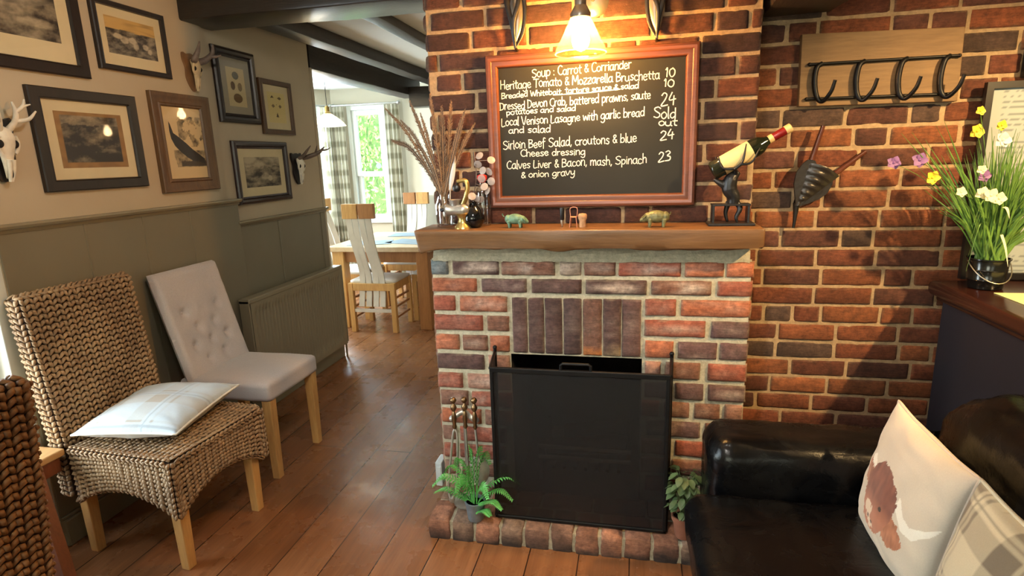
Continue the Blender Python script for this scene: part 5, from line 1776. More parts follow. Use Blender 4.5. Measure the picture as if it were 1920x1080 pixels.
# ------------------------------------------------------------------ things on the right brick wall
FY = WALL_Y - .016
t = thing('hook_rack', 'wooden board with four looped black iron coat hooks on the brick wall', 'coat rack', (0.6, WALL_Y, 1.65))
bm = B()
P = [at_Y(x, y, FY - .02) for x, y in ((1497, 200), (1795, 190), (1810, 50), (1504, 64))]
q0 = [bm.verts.new((p.x, FY - .022, p.z)) for p in P]; q1 = [bm.verts.new((p.x, FY + .010, p.z)) for p in P]
bm.faces.new(q0); bm.faces.new(q1[::-1])
for i in range(4): bm.faces.new((q0[i], q0[(i + 1) % 4], q1[(i + 1) % 4], q1[i]))
bmesh.ops.bevel(bm, geom=list(bm.edges), offset=.003, segments=2, profile=.5, affect='EDGES')
obj('board', bm, 'board_wood', t, True)
hk = FY - .030
bm = B()
for p, q in (((1518, 121), (1799, 104)), ((1512, 186), (1782, 176))):
    tube(bm, [at_Y(*p, hk), at_Y(*q, hk)], .0055, 8)
    for e in (p, q):
        ball(bm, at_Y(*e, hk), .007)
        k = at_Y(*e, hk); tube(bm, [k, k + Vector((0, .012, 0))], .004, 6)
obj('rails', bm, 'black_iron', t, True, smooth=60)
for tx, bx2, yy in ((1540, 1536, 0), (1620, 1612, 0), (1700, 1690, 0), (1780, 1768, 0)):
    ty = 121 - (tx - 1518) * 17 / 281
    by2 = 186 - (bx2 - 1512) * 10 / 270
    a, b_ = at_Y(tx - 8, ty + 2, hk), at_Y(bx2, by2 + 2, hk)
    bm = B()
    o = Vector((0, -.03, 0))
    stube(bm, [a + Vector((.018, .004, .004)), a + Vector((-.002, -.004, -.012)), a.lerp(b_, .5) + Vector((-.014, -.006, 0)), b_ + Vector((-.012, -.008, .012)), b_ + o * .6 + Vector((.006, 0, -.008)), b_ + o * 1.6 + Vector((.024, 0, .022)), b_ + o * 2.0 + Vector((.032, 0, .062))], [.009, .010, .010, .009, .008, .007, .006], 9)
    obj('hook', bm, 'black_iron', t, True, smooth=60)

t = thing('bellows', 'old leather fire bellows with red wooden handles hung on the brick wall', 'bellows', (0.66, WALL_Y, 1.4))
nz_, h1, h2 = at_Y(1489, 418, FY - .03), at_Y(1542, 236, FY - .03), at_Y(1626, 284, FY - .03)
cc = at_Y(1535, 335, FY - .03)
ax = (nz_ - at_Y(1570, 285, FY - .03)).normalized()
sd = Vector((-ax.z, 0, ax.x))
for k, (hd_, off, sp_) in enumerate(((h1, -.010, -1), (h2, .016, 1))):
    bm = B()
    root = at_Y(1520, 300, FY - .03) if k == 0 else at_Y(1560, 332, FY - .03)
    tail = at_Y(1495, 385, FY - .03)
    d = (root - tail); n_ = Vector((-d.z, 0, d.x)).normalized()
    wmax = .038
    prof = [(0, .010), (.2, .022), (.45, wmax), (.7, wmax * 1.05), (.9, wmax * .7), (1.0, .012)]
    ring = [tail + d * q + n_ * w_ for q, w_ in prof] + [tail + d * q - n_ * w_ for q, w_ in reversed(prof)]
    a_ = [bm.verts.new(p + Vector((0, off - .006, 0))) for p in ring]; b2 = [bm.verts.new(p + Vector((0, off + .006, 0))) for p in ring]
    bm.faces.new(a_); bm.faces.new(b2[::-1])
    for i in range(len(ring)): bm.faces.new((a_[i], a_[(i + 1) % len(ring)], b2[(i + 1) % len(ring)], b2[i]))
    obj('bellows_board', bm, 'old_leather', t, True, smooth=40)
    bm = B(); stube(bm, [root + Vector((0, off, 0)), root.lerp(hd_, .5) + Vector((0, off, 0)), hd_ + Vector((0, off, 0))], [.011, .0095, .008], 10); obj('handle', bm, 'bellows_wood', t, True, smooth=60)
bm = B()
tl = at_Y(1492, 395, FY - .03)
A0, A1 = at_Y(1512, 305, FY - .03), at_Y(1572, 330, FY - .03)
def bag(u, v):
    l = (A0.lerp(tl + Vector((-.008, 0, .02)), v)); r = (A1.lerp(tl + Vector((.010, 0, .02)), v))
    s = math.sin(PI * u)
    p = l.lerp(r, u)
    return p + Vector((0, -.012 - .018 * s * (1 - v * .7) - .0025 * math.sin(v * 40) * s, 0)) + Vector((0, 0, .012 * s * (1 - v)))
grid(bm, bag, 12, 28)
grid(bm, lambda u, v: bag(u, v) * 1.0 + Vector((0, .03 + .02 * math.sin(PI * u), 0)) if True else None, 12, 10)
obj('leather_bag', bm, 'old_leather', t, True, smooth=180)
bm = B(); tube(bm, [tl + Vector((0, 0, .03)), tl, nz_, nz_ + Vector((-.002, 0, -.02))], [.013, .010, .006, .005], 10); obj('nozzle', bm, 'dark_metal', t, True, smooth=60)

bm = B(); box2(bm, (1.335, FY - .05, 1.72), (1.52, FY + .012, 1.86), .006)
tag(obj('wall_box', bm, 'black_plastic', smooth=40), 'small black box fixed to the brick wall above the menu frame', 'box')

# ------------------------------------------------------------------ bar
BZ = 1.0
PS = .77
t = thing('bar_counter', 'navy panelled bar counter with a rounded dark wood top at the right edge', 'bar', (1.5, 1.0, 0))
bm = B(); box2(bm, (1.145, -1.0, 0), (1.78, 2.40, .945), .006)
for y in (-.55, .05, .65, 1.25, 1.85):
    box2(bm, (1.139, y, .1), (1.15, y + .006, .93), .001)
obj('front_panel', bm, 'navy', t, True)
bm = B(); box2(bm, (1.095, -1.02, .945), (1.82, 2.425, BZ), .022, 4); box2(bm, (1.125, -1.0, .925), (1.80, 2.41, .946), .006); obj('bar_top', bm, 'bar_wood', t, True, smooth=50)
bm = B(); vv = box2(bm, (1.20, 1.72, BZ + .0005), (1.52, 2.20, BZ + .002))
tag(obj('menu_paper', bm, 'paper_yellow'), 'pale yellow sheet of paper lying on the bar top', 'paper')

# flower pot on the bar
pc = at_Z(1852, 538, BZ)
px_, py_ = 1.215, 2.285
t = thing('flower_pot', 'black enamel pail with a wire handle standing on the bar top', 'pot', (px_, py_, BZ))
S_ = Matrix.Diagonal((PS, PS, PS, 1))
bm = B(); lathe(bm, [(.060, 0), (.066, .004), (.070, .04), (.073, .043), (.071, .047), (.074, .085), (.077, .088), (.075, .092), (.078, .132), (.083, .136), (.083, .141), (.077, .141), (.074, .12)], 36); bm.transform(S_); obj('pail', bm, 'black_enamel', t, smooth=40)
bm = B(); lathe(bm, [(.001, .122), (.075, .122), (.074, .115)], 28); bm.transform(S_); obj('soil', bm, 'soil', t)
bm = B(); hp_ = [(-.082 * math.cos(a) , -.055 * math.sin(a) - .045 * math.sin(a), .128 - .088 * math.sin(a)) for a in [PI * k / 16 for k in range(17)]]
tube(bm, hp_, .0024, 7); bm.transform(S_); obj('wire_handle', bm, 'wire', t, smooth=180)
t = thing('artificial_flowers', 'tall grassy artificial plant with small white and yellow flowers in the black pail', 'plant', (px_, py_, BZ + .12 * PS))
rs = random.Random(44)
bm = B()
base = Vector((px_, py_, BZ + .125 * PS))
def blade(bm, p0, p1, w_, sag):
    path = smooth_path([p0, p0.lerp(p1, .5) + Vector((0, 0, sag)), p1], 6)
    sdv = (p1 - p0).cross(Vector((rs.uniform(-.4, .4), -1, 0))).normalized()
    prev = None
    for k, p in enumerate(path):
        q = k / (len(path) - 1)
        ww = w_ * (1 - q ** 2.2) + .0004
        row = (bm.verts.new(p - sdv * ww), bm.verts.new(p + Vector((0, -.0012, 0))), bm.verts.new(p + sdv * ww))
        if prev:
            for a in range(2): bm.faces.new((prev[a], prev[a + 1], row[a + 1], row[a]))
        prev = row
for i in range(240):
    a = rs.uniform(0, 2 * PI); r = .05 * PS * math.sqrt(rs.random())
    p0 = base + Vector((r * math.cos(a), r * math.sin(a), 0))
    sx_ = rs.gauss(0, .10); sx_ = max(-.27, min(.25, sx_))
    sy_ = rs.uniform(-.16, .10)
    p1 = base + Vector((sx_, sy_, rs.uniform(.22, .46) - abs(sx_) * .35))
    blade(bm, p0, p1, rs.uniform(.0022, .0045), rs.uniform(.01, .05))
for px, py in ((1690, 250), (1710, 248), (1735, 262), (1755, 235), (1770, 225), (1745, 300)):
    blade(bm, base + Vector((rs.uniform(-.03, .0), rs.uniform(-.03, .03), 0)), at_Y(px, py, 2.24), .003, .04)
for k in range(4):
    blade(bm, base + Vector((-.03, -.03, .02)), base + Vector((-.11, -.09, -.02 + .05 * k)), .003, .14)
fl = obj('foliage', bm, 'grass', t, True)
for (px, py, mt_, s, y) in ((1842, 362, 'cream_petal', .022, 2.16), (1858, 366, 'cream_petal', .024, 2.15), (1873, 372, 'cream_petal', .022, 2.15), (1802, 360, 'cream_petal', .018, 2.18), (1880, 262, 'white_petal', .026, 2.20), (1748, 333, 'yellow_petal', .024, 2.2), (1838, 208, 'yellow_petal', .016, 2.2), (1832, 246, 'yellow_petal', .024, 2.22), (1878, 235, 'yellow_petal', .018, 2.22), (1676, 305, 'purple_petal', .024, 2.3), (1724, 300, 'purple_petal', .026, 2.25), (1845, 330, 'purple_petal', .022, 2.2), (1840, 318, 'cream_petal', .016, 2.17)):
    c = at_Y(px, py, y)
    b = B()
    for k in range(5):
        a = k * 2 * PI / 5 + rs.uniform(-.3, .3)
        leaf_quad(b, c, Vector((math.cos(a), -.35 + rs.uniform(-.2, .2), math.sin(a))), Vector((0, -1, .2)), s, s * .50, .2)
    ball(b, c + Vector((0, -.003, 0)), s * .18, None, 8, 6)
    f_ = obj('flower', b, mt_, t, True, smooth=180)
    b = B(); stube(b, [base + Vector((rs.uniform(-.02, .02), 0, .02)), base.lerp(c, .6) + Vector((0, 0, .05)), c], [.0016, .0012, .0009], 5); obj('stem', b, 'grass', f_, True)
for p0_, p1_ in (((1878, 440), (1890, 500)), ((1882, 388), (1893, 410))):
    b = B(); blade(b, at_Y(*p0_, 2.17), at_Y(*p1_, 2.15), .005, .012); obj('pale_leaf', b, 'cream_petal', t, True)

t = thing('menu_stand', 'black-framed grey menu sheet standing on the bar behind the flowers', 'menu frame', (1.4, 2.43, BZ))
mx0, mx1, mz1 = at_Y(1850, 155, 2.44).x, 1.62, at_Y(1850, 155, 2.44).z
bm = B(); ring_profile(bm, on_back_wall(mx0, 2.452, BZ + .001), mx1 - mx0, mz1 - BZ, [(0, 0), (0, .022), (.022, .022), (.024, .012), (.024, 0)]); obj('frame', bm, 'black_plastic', t, True)
b, lay = BC()
def sheet(u, v):
    ln = (v * 34) % 1
    ink = .35 < ln < .62 and nz(u * 30, int(v * 34) * 3.1) > -.15 and .1 < u < .9 and not (.52 < v < .60)
    return srgb(112, 122, 126) if ink else srgb(158, 168, 170)
grid(b, lambda u, v: Vector((mx0 + .02 + (mx1 - mx0 - .04) * u, 2.444, BZ + .02 + (mz1 - BZ - .04) * v)), 50, 110, False, sheet, lay)
obj('menu_sheet', b, 'print', t, True)

# ------------------------------------------------------------------ sofa
t = thing('leather_sofa', 'black leather sofa with a rolled arm beside the brick wall, backing onto the bar', 'sofa', (0.6, 1.0, 0))


def soft_box(bm, p0, p1, r, amp=.008, cuts=14, puff=0.0, seed=0.0, fr=7):
    n0 = len(bm.verts)
    vs_ = box2(bm, p0, p1)
    fs = {f for v in vs_ for f in v.link_faces}
    bmesh.ops.subdivide_edges(bm, edges=list({e for f in fs for e in f.edges}), cuts=cuts, use_grid_fill=True)
    bm.verts.ensure_lookup_table()
    c = Vector([(a + b) / 2 for a, b in zip(p0, p1)]); h = Vector([abs(b - a) / 2 for a, b in zip(p0, p1)])
    for v in [bm.verts[i] for i in range(n0, len(bm.verts))]:
        q = v.co - c
        inn = Vector([max(-(h[i] - r), min(h[i] - r, q[i])) for i in range(3)])
        k = q - inn
        if k.length > 1e-9:
            q = inn + k.normalized() * min(k.length, r) if k.length > r else q
        nrm = k.normalized() if k.length > 1e-6 else Vector((0, 0, 0))
        u = Vector([q[i] / h[i] for i in range(3)])
        pf = puff * max(0, 1 - u.x * u.x) * max(0, 1 - u.y * u.y) * (1 if u.z > .6 else 0)
        v.co = c + q + nrm * amp * fbm(v.co.x * fr + seed, v.co.y * fr, v.co.z * fr) + Vector((0, 0, pf))


bm = B(); soft_box(bm, (.262, -1.1, .05), (1.08, 2.04, .30), .03, .003); obj('base', bm, 'leather', t, True, smooth=180)
bm = B(); soft_box(bm, (.175, .42, .275), (.86, 1.795, .425), .055, .007, 20, .018, 1.0); obj('seat_cushion', bm, 'leather', t, True, smooth=180)
bm = B(); soft_box(bm, (.175, -1.05, .275), (.86, .41, .425), .055, .007, 20, .018, 2.0); obj('seat_cushion', bm, 'leather', t, True, smooth=180)
bm = B(); soft_box(bm, (.250, 1.795, .05), (1.06, 2.055, .578), .075, .006, 30, 0, 5.0, 9); obj('arm', bm, 'leather', t, True, smooth=180)
bm = B(); soft_box(bm, (.245, -1.35, .05), (1.06, -1.06, .575), .07, .005, 16); obj('arm', bm, 'leather', t, True, smooth=180)
for k, (y0, y1) in enumerate(((.42, 1.765), (-1.05, .41))):
    bm = B()
    soft_box(bm, (.83, y0, .32), (1.085, y1, .875), .085, .018, 34, 0, 8.0 + k * 7, 7)
    for v in bm.verts:
        v.co.x += .10 * (v.co.z - .6) / .5 - .02
        v.co.x = min(v.co.x, 1.092)
        if v.co.z > .7: v.co.z += -.10 * max(0, (v.co.y - (y1 - .22)) / .22) ** 1.5
    obj('back_cushion', bm, 'leather', t, True, smooth=180)
for x, y in ((.28, 2.0), (.28, -1.3), (1.02, 2.0), (1.02, -1.3)):
    bm = B(); box2(bm, (x - .025, y - .025, 0), (x + .025, y + .025, .055), .004); obj('foot', bm, 'bar_wood', t, True)


def pillow(name, label, loc, rot, w, h, th, paint, res=56, dent=0.0, seed=0.0, piping=None, sag=0.0):
    """square cushion, local x, y in the cushion's plane, z out of its front"""
    t = thing(name, label, 'cushion', loc, rot=rot)
    def pos(u, v, sg):
        x, y = 2 * u - 1, 2 * v - 1
        ed = (1 - x ** 2) * (1 - y ** 2)
        z = th * .5 * max(0, ed) ** .42 * sg
        pinch = 1 - .055 * (1 - abs(y) ** 2.5) * abs(x) ** 3
        pinch2 = 1 - .055 * (1 - abs(x) ** 2.5) * abs(y) ** 3
        e = max(abs(x), abs(y))
        wr = .006 * nz(u * 4 + seed, v * 4, sg) + .0035 * math.sin((x * 3 + y * 9) * 2 + seed + 4 * nz(u * 3, v * 3, seed)) * max(0, e - .55) * (1 - e) * 6
        z += (wr * min(1, max(0, ed) * 4)) * sg
        if dent: z -= dent * math.exp(-((x) ** 2 + (y - .2) ** 2) * 3) * (1 if sg > 0 else -.2)
        return Vector((x * w / 2 * pinch, y * h / 2 * pinch2, z - sag * (x * x + y * y)))
    b, lay = BC()
    grid(b, lambda u, v: pos(u, v, 1), res, res, False, paint, lay)
    V2 = grid(b, lambda u, v: pos(u, v, -1), 28, 28, False, lambda u, v: paint(.03 + .0 * u, .97), lay)
    bmesh.ops.remove_doubles(b, verts=b.verts, dist=.0004)
    obj('cover', b, 'fabric_paint', t, smooth=180)
    if piping:
        b, lay = BC()
        P = [pos(k / 24, 0, 1) for k in range(24)] + [pos(1, k / 24, 1) for k in range(24)] + [pos(1 - k / 24, 1, 1) for k in range(24)] + [pos(0, 1 - k / 24, 1) for k in range(24)]
        for v in tube(b, P, .0045, 6, False, True): v[lay] = (*piping, 1)
        obj('piping', b, 'fabric_paint', t, smooth=180)
    return t


BEIGE = srgb(208, 196, 178)
# printed highland cow, in the cushion's own square (u right, v up)
def cow(u, v):
    u, v = (u - .055) / 1.0, (v - .40) / 1.0 + .40
    n = .012 * nz(u * 46, v * 46, 1) + .010 * nz(u * 90, v * 30, 4)
    u_, v_ = u + n, v + n * 1.3
    c = mixc(BEIGE, srgb(196, 184, 166), .5 + .5 * nz(u * 6, v * 6, 9))
    u_, v_ = u + n * .3, v + n * .3
    if pin(u_, v_, [(.10, .62), (.16, .655), (.24, .575), (.19, .54), (.12, .58)]): c = srgb(232, 226, 212)
    if pin(u_, v_, [(.60, .585), (.68, .50), (.76, .475), (.86, .53), (.93, .60), (.90, .52), (.80, .41), (.70, .40), (.58, .50)]): c = srgb(232, 226, 212)
    u_, v_ = u + n, v + n * 1.3
    if pin(u_, v_, [(.08, .60), (.20, .56), (.22, .40), (.12, .45)]): c = mixc(srgb(170, 112, 82), srgb(132, 82, 62), .5 + nz(u * 30, v * 12))
    if pin(u_, v_, [(.52, .44), (.66, .40), (.74, .31), (.70, .25), (.60, .20), (.52, .22), (.50, .32)]): c = mixc(srgb(186, 122, 88), srgb(150, 92, 64), .5 + nz(u * 40, v * 14))
    if pin(u_, v_, [(.22, .60), (.30, .675), (.42, .665), (.54, .60), (.60, .50), (.58, .38), (.52, .26), (.44, .17), (.32, .15), (.22, .20), (.18, .34), (.18, .48)]):
        c = mixc(srgb(138, 84, 68), srgb(104, 62, 52), .5 + .8 * nz(u * 26, v * 10, 3))
        if v < .43: c = mixc(c, srgb(190, 120, 88), .75 * min(1, (.43 - v) * 8))
        if pin(u_, v_, [(.24, .33), (.32, .35), (.37, .31), (.34, .25), (.40, .19), (.35, .17), (.28, .23), (.23, .27)]): c = srgb(222, 198, 172)
        if (u - .46) ** 2 + (v - .385) ** 2 < .0003: c = srgb(52, 36, 30)
        if (u - .31) ** 2 + (v - .235) ** 2 < .0003 or (u - .37) ** 2 + (v - .22) ** 2 < .0002: c = srgb(96, 60, 48)
    return c


def basis(xa, ya):
    xa, ya = Vector(xa).normalized(), Vector(ya)
    z = xa.cross(ya).normalized()
    y = z.cross(xa)
    return Matrix((xa, y, z)).transposed()


A, Bc, D = at_X(1688, 765, .75), at_X(1828, 903, .75), at_X(1617, 962, .687)
xa, ya = Bc - A, A - D
cen = A + (Bc - A) * .5 - ya * .5
pillow('scatter_cushion', 'cream cushion printed with a brown highland cow, leaning on the black sofa', cen, basis(xa, ya), (Bc - A).length * 1.08, ya.length * 1.08, .13, cow, 170, seed=3, piping=srgb(206, 188, 170))


def plaid(bgc, b1, b2, per, lines):
    def f(u, v):
        def band(x, ofs):
            q = (x * per + ofs) % 1
            return 1.0 if q < .30 else (.55 if .44 < q < .50 else 0)
        a, c = band(u, .12), band(v, .3)
        col = mixc(bgc, b1, .5 * a + .5 * c)
        if a and c: col = mixc(col, b2, .5)
        qu, qv = (u * per + .77) % 1, (v * per + .95) % 1
        if lines and (qu < .03 or qv < .03): col = mixc(col, lines, .6)
        k = 1 + .05 * nz(u * 80, v * 80)
        return tuple(x * k for x in col)
    return f


A2, B2, = at_X(1838, 908, .715), at_X(1990, 1000, .715)
xa = Vector((.02, -1, 0)); ya = Vector((.17, 0, .97))
cen = A2 + xa.normalized() * .21 - ya.normalized() * .19
pillow('scatter_cushion', 'beige and taupe checked cushion beside the cow cushion on the sofa', cen, basis(xa, ya), .42, .40, .14, plaid(srgb(206, 198, 170), srgb(132, 122, 104), srgb(104, 96, 84), 2.2, srgb(110, 100, 86)), 80, seed=9, piping=srgb(200, 194, 172))

# ------------------------------------------------------------------ woven chairs
def weave(bm, P, nu, nv, hint, jit=.12, seed=0, slant=.85):
    """plaited strands over a surface P(u, v): chevrons of short fat rope ends, alternate columns slant opposite ways;
    hint is a point (or a function giving one) on the inner side of the surface"""
    r = random.Random(seed)
    for i in range(nu):
        for j in range(nv):
            u, v = (i + .5) / nu, (j + .5 + (.25 if i % 2 else -.25) * 0) / nv
            p = P(u, v)
            du = (P(min(1, u + .5 / nu), v) - P(max(0, u - .5 / nu), v))
            dv = (P(u, min(1, v + .5 / nv)) - P(u, max(0, v - .5 / nv)))
            if du.length < 1e-6 or dv.length < 1e-6: continue
            nrm = du.cross(dv).normalized()
            if nrm.dot(p - (hint(p) if callable(hint) else hint)) < 0: nrm = -nrm
            sg = 1 if i % 2 else -1
            d = du * slant * sg + dv * .95
            L = d.length * .74
            d = d.normalized()
            sdv = nrm.cross(d)
            w_ = min(du.length * .56, L * .62) * r.uniform(.9, 1.1)
            hh = w_ * .80 * r.uniform(.85, 1.15)
            p = p + nrm * (hh * .15) + Vector((r.uniform(-1, 1), r.uniform(-1, 1), r.uniform(-1, 1))) * jit * w_ * .5
            tilt = nrm * hh * .5
            ring = []
            for q, k in ((-.55, .66), (.25, .95)):
                c = p + d * L * q + tilt * (.9 if q > 0 else -.5)
                ring.append([bm.verts.new(c + sdv * w_ * k * math.cos(a) + nrm * hh * k * math.sin(a)) for a in (0, PI / 3, 2 * PI / 3, PI, 1.5 * PI)])
            e0 = bm.verts.new(p - d * L * .98 - tilt * .8); e1 = bm.verts.new(p + d * L * .80 + tilt * .4)
            for k in range(5):
                k2 = (k + 1) % 5
                bm.faces.new((ring[0][k], ring[0][k2], ring[1][k2], ring[1][k]))
                bm.faces.new((e0, ring[0][k2], ring[0][k]))
                bm.faces.new((ring[1][k], ring[1][k2], e1))


def braid(bm, path, r, n, hint, seed=0):
    """a plaited rope along a path: two slanting columns wrapped on its outer half"""
    path = [Vector(p) for p in path]
    def at(v):
        t = v * (len(path) - 1); k = min(int(t), len(path) - 2)
        return path[k].lerp(path[k + 1], t - k)
    def P(u, v):
        p = at(v); h = hint(p) if callable(hint) else hint
        tg = (at(min(1, v + .02)) - at(max(0, v - .02))).normalized()
        o = (p - h); o = (o - tg * o.dot(tg)).normalized()
        s = tg.cross(o)
        a = (u - .5) * PI * 1.15
        return p + o * r * math.cos(a) + s * r * math.sin(a)
    weave(bm, P, 4, n, lambda q: q - ((q - (hint(q) if callable(hint) else hint)).normalized()) * .01, .1, seed, .6)


def woven_chair(label, loc, rotz, mat, group, legs=True, w=.47, d=.50, top=1.06, dense=1.0, seed=0, leg_mat='oak'):
    """local: x forward, y across, z up"""
    t = thing('woven_chair', label, 'chair', loc, rotz, group)
    sz_, hw = .475, w / 2
    f, bk = d / 2, -d / 2
    def lean(z): return bk - .015 - max(0, z - .42) * .12          # front face of the back
    b = B()
    def arch(q, lo=.235, hi=.320): return lo + (hi - lo) * math.sin(PI * q) ** .8
    n = 12
    def pt(side, q, z):
        if side == 0: return Vector((f - .010, -hw + .01 + (w - .02) * q, z))
        if side == 1: return Vector((bk + (d - .010) * q, -hw + .010, z))
        return Vector((bk + (d - .010) * q, hw - .010, z))
    for side in (0, 1, 2):
        for k in range(n):
            q0, q1 = k / n, (k + 1) / n
            b.faces.new([b.verts.new(v) for v in (pt(side, q0, arch(q0)), pt(side, q1, arch(q1)), pt(side, q1, sz_ - .010), pt(side, q0, sz_ - .010))])
    b.faces.new([b.verts.new(v) for v in (Vector((f - .010, -hw + .010, sz_ - .010)), Vector((f - .010, hw - .010, sz_ - .010)), Vector((bk, hw - .010, sz_ - .010)), Vector((bk, -hw + .010, sz_ - .010)))])
    z0 = .26
    prof = [(lean(z0), z0), (lean(.45), .45), (lean(top - .02), top - .02), (lean(top) - .012, top - .008), (lean(top) - .05, top - .012), (lean(.45) - .058, .45), (lean(z0) - .058, z0)]
    prism(b, [(x - .003, z) for x, z in prof], w - .026, Matrix(((1, 0, 0, 0), (0, 0, 1, -hw + .013), (0, 1, 0, 0), (0, 0, 0, 1))))
    obj('core', b, 'wicker_core', t)
    nA = int(27 * dense)
    hs = Vector((0, 0, .36))
    b = B()
    za = sz_ - .012
    weave(b, lambda u, v: Vector((f, hw - w * u, arch(1 - u) + .006 + (za - arch(1 - u)) * v)), nA, int(10 * dense), hs, seed=seed)
    weave(b, lambda u, v: Vector((f - (d - .02) * u, -hw, arch(1 - u) + .006 + (za - arch(1 - u)) * v)), nA, int(10 * dense), hs, seed=seed + 1)
    weave(b, lambda u, v: Vector((bk + .02 + (d - .02) * u, hw, arch(u) + .006 + (za - arch(u)) * v)), nA, int(10 * dense), hs, seed=seed + 2)
    weave(b, lambda u, v: Vector((bk + .01 + (d - .018) * v, hw - .004 - (w - .008) * u, sz_ - .006)), nA, int(20 * dense), hs, seed=seed + 3)
    ring = [Vector((bk + .02, -hw + .002, sz_ - .008)), Vector((f - .012, -hw + .002, sz_ - .008)), Vector((f - .002, -hw + .012, sz_ - .008)), Vector((f - .002, hw - .012, sz_ - .008)), Vector((f - .012, hw - .002, sz_ - .008)), Vector((bk + .02, hw - .002, sz_ - .008))]
    hq = lambda p: Vector((p.x * .9, p.y * .9, p.z - .03))
    for k, m2 in ((0, 20), (2, 19), (4, 20)):
        braid(b, [ring[k], ring[k + 1]], .013, int(m2 * dense), hq, seed + 20 + k)
    for s2, hn in ((0, Vector((-.3, 0, 0))), (1, Vector((0, .3, 0))), (2, Vector((0, -.3, 0)))):
        P3 = [pt(s2, q / 16, arch(q / 16) + .006) for q in range(17)]
        braid(b, P3, .010, int(20 * dense), lambda p: p + hn.normalized() * .02 + Vector((0, 0, .012)), seed + 30 + s2)
    for yy in (-hw + .004, hw - .004):
        braid(b, [(f - .006, yy, .245), (f - .006, yy, sz_ - .004)], .014, int(10 * dense), Vector((0, 0, .36)), seed + 40)
    obj('woven_seat', b, mat, t, smooth=180)
    b = B()
    h0 = .46
    hb = lambda p: Vector((lean(p.z) - .030, p.y, p.z))
    weave(b, lambda u, v: Vector((lean(h0 + (top - .012 - h0) * v) + .002, hw - .010 - (w - .020) * u, h0 + (top - .012 - h0) * v)), nA, int(25 * dense), hb, seed=seed + 5)
    weave(b, lambda u, v: Vector((lean(.27 + (top - .012 - .27) * v) - .060, -hw + .010 + (w - .020) * u, .27 + (top - .012 - .27) * v)), nA, int(33 * dense), hb, seed=seed + 6)
    for sg in (-1, 1):
        weave(b, lambda u, v: Vector((lean(.26 + (top - .012 - .26) * v) - .060 * u, sg * (hw - .010 + .010 * math.sin(PI * u)), .26 + (top - .012 - .26) * v)), 4, int(34 * dense), lambda p: Vector((p.x, 0, p.z)), seed=seed + 7)
    weave(b, lambda u, v: Vector((lean(top) - .060 * u + .002, (-hw + .008 + (w - .016) * v), top - .016 + .014 * math.sin(PI * u))), 4, int(20 * dense), lambda p: Vector((p.x, p.y, p.z - .1)), seed=seed + 9)
    obj('woven_back', b, mat, t, smooth=180)
    if legs:
        for lx_, ly_ in ((f - .045, -hw + .045), (f - .045, hw - .045), (bk + .0, -hw + .045), (bk + .0, hw - .045)):
            b = B(); box(b, (lx_, ly_, .15), (.046, .046, .30), None, .004, 2, taper=.82); obj('leg', b, leg_mat, t)
    return t


wc = woven_chair('brown woven sea-grass chair with oak legs holding a checked cushion', (-1.852, 1.835, 0), math.radians(-4), 'wicker', 'woven chairs', seed=10, w=.475, d=.50, dense=1.05)
woven_chair('brown woven chair cut off at the lower left, facing away by the white door', (-1.83, .815, 0), PI, 'wicker_brown', 'woven chairs', seed=30, w=.475, d=.50, top=1.02, dense=.95)
pillow('chair_cushion', 'pale blue checked cushion lying on the woven chair', (-1.888, 1.850, .545), basis((1, .10, .03), (-.10, 1, .06)), .43, .42, .115, plaid(srgb(178, 192, 202), srgb(168, 168, 164), srgb(150, 134, 114), 1.9, srgb(132, 142, 152)), 72, seed=5, piping=srgb(222, 222, 214))

# ------------------------------------------------------------------ upholstered chair
t = thing('upholstered_chair', 'pale grey button-back upholstered chair with oak legs against the left wall', 'chair', (-1.92, 2.45, 0))
bm = B(); soft_box(bm, (-2.16, 2.235, .405), (-1.665, 2.672, .505), .026, .002, 22, .012, 2.0); obj('seat', bm, 'upholstery', t, True, smooth=180)
bm = B()
btn = [(.24, .36), (.5, .36), (.76, .36), (.37, .22), (.63, .22), (.37, .50), (.63, .50), (.24, .64), (.76, .64)]
def ub(u, v, sg):
    y = 2.235 + .437 * u
    z = .44 + .575 * v
    x = -2.085 - .150 * v
    e = min(min(u, 1 - u) * .437, min(v, 1 - v) * .575)
    k = min(1, e / .03)
    xx = .034 * math.sqrt(max(0, 1 - (1 - k) ** 2))
    if sg > 0:
        for bu, bv in btn:
            r = math.hypot((u - bu) * .437, (v - bv) * .575)
            xx -= .020 * math.exp(-(r / .020) ** 2) + .006 * math.exp(-(r / .05) ** 2)
        xx += .003 * fbm(u * 5, v * 5, 2)
    return Vector((x + sg * xx, y, z))
grid(bm, lambda u, v: ub(u, v, 1), 70, 80); grid(bm, lambda u, v: ub(u, v, -1), 20, 20)
bmesh.ops.remove_doubles(bm, verts=bm.verts, dist=.0003)
ubk = obj('backrest', bm, 'upholstery', t, True, smooth=180)
for bu, bv in btn:
    p = ub(bu, bv, 1); b = B(); ball(b, p + Vector((.002, 0, 0)), (.004, .008, .008)); obj('button', b, 'upholstery', ubk, True, smooth=180)
for x, y in ((-1.70, 2.272), (-1.70, 2.636), (-2.13, 2.272), (-2.13, 2.636)):
    b = B(); box(b, (x, y, .205), (.048, .048, .41), None, .004, 2, taper=.80); obj('leg', b, 'oak', t, True)

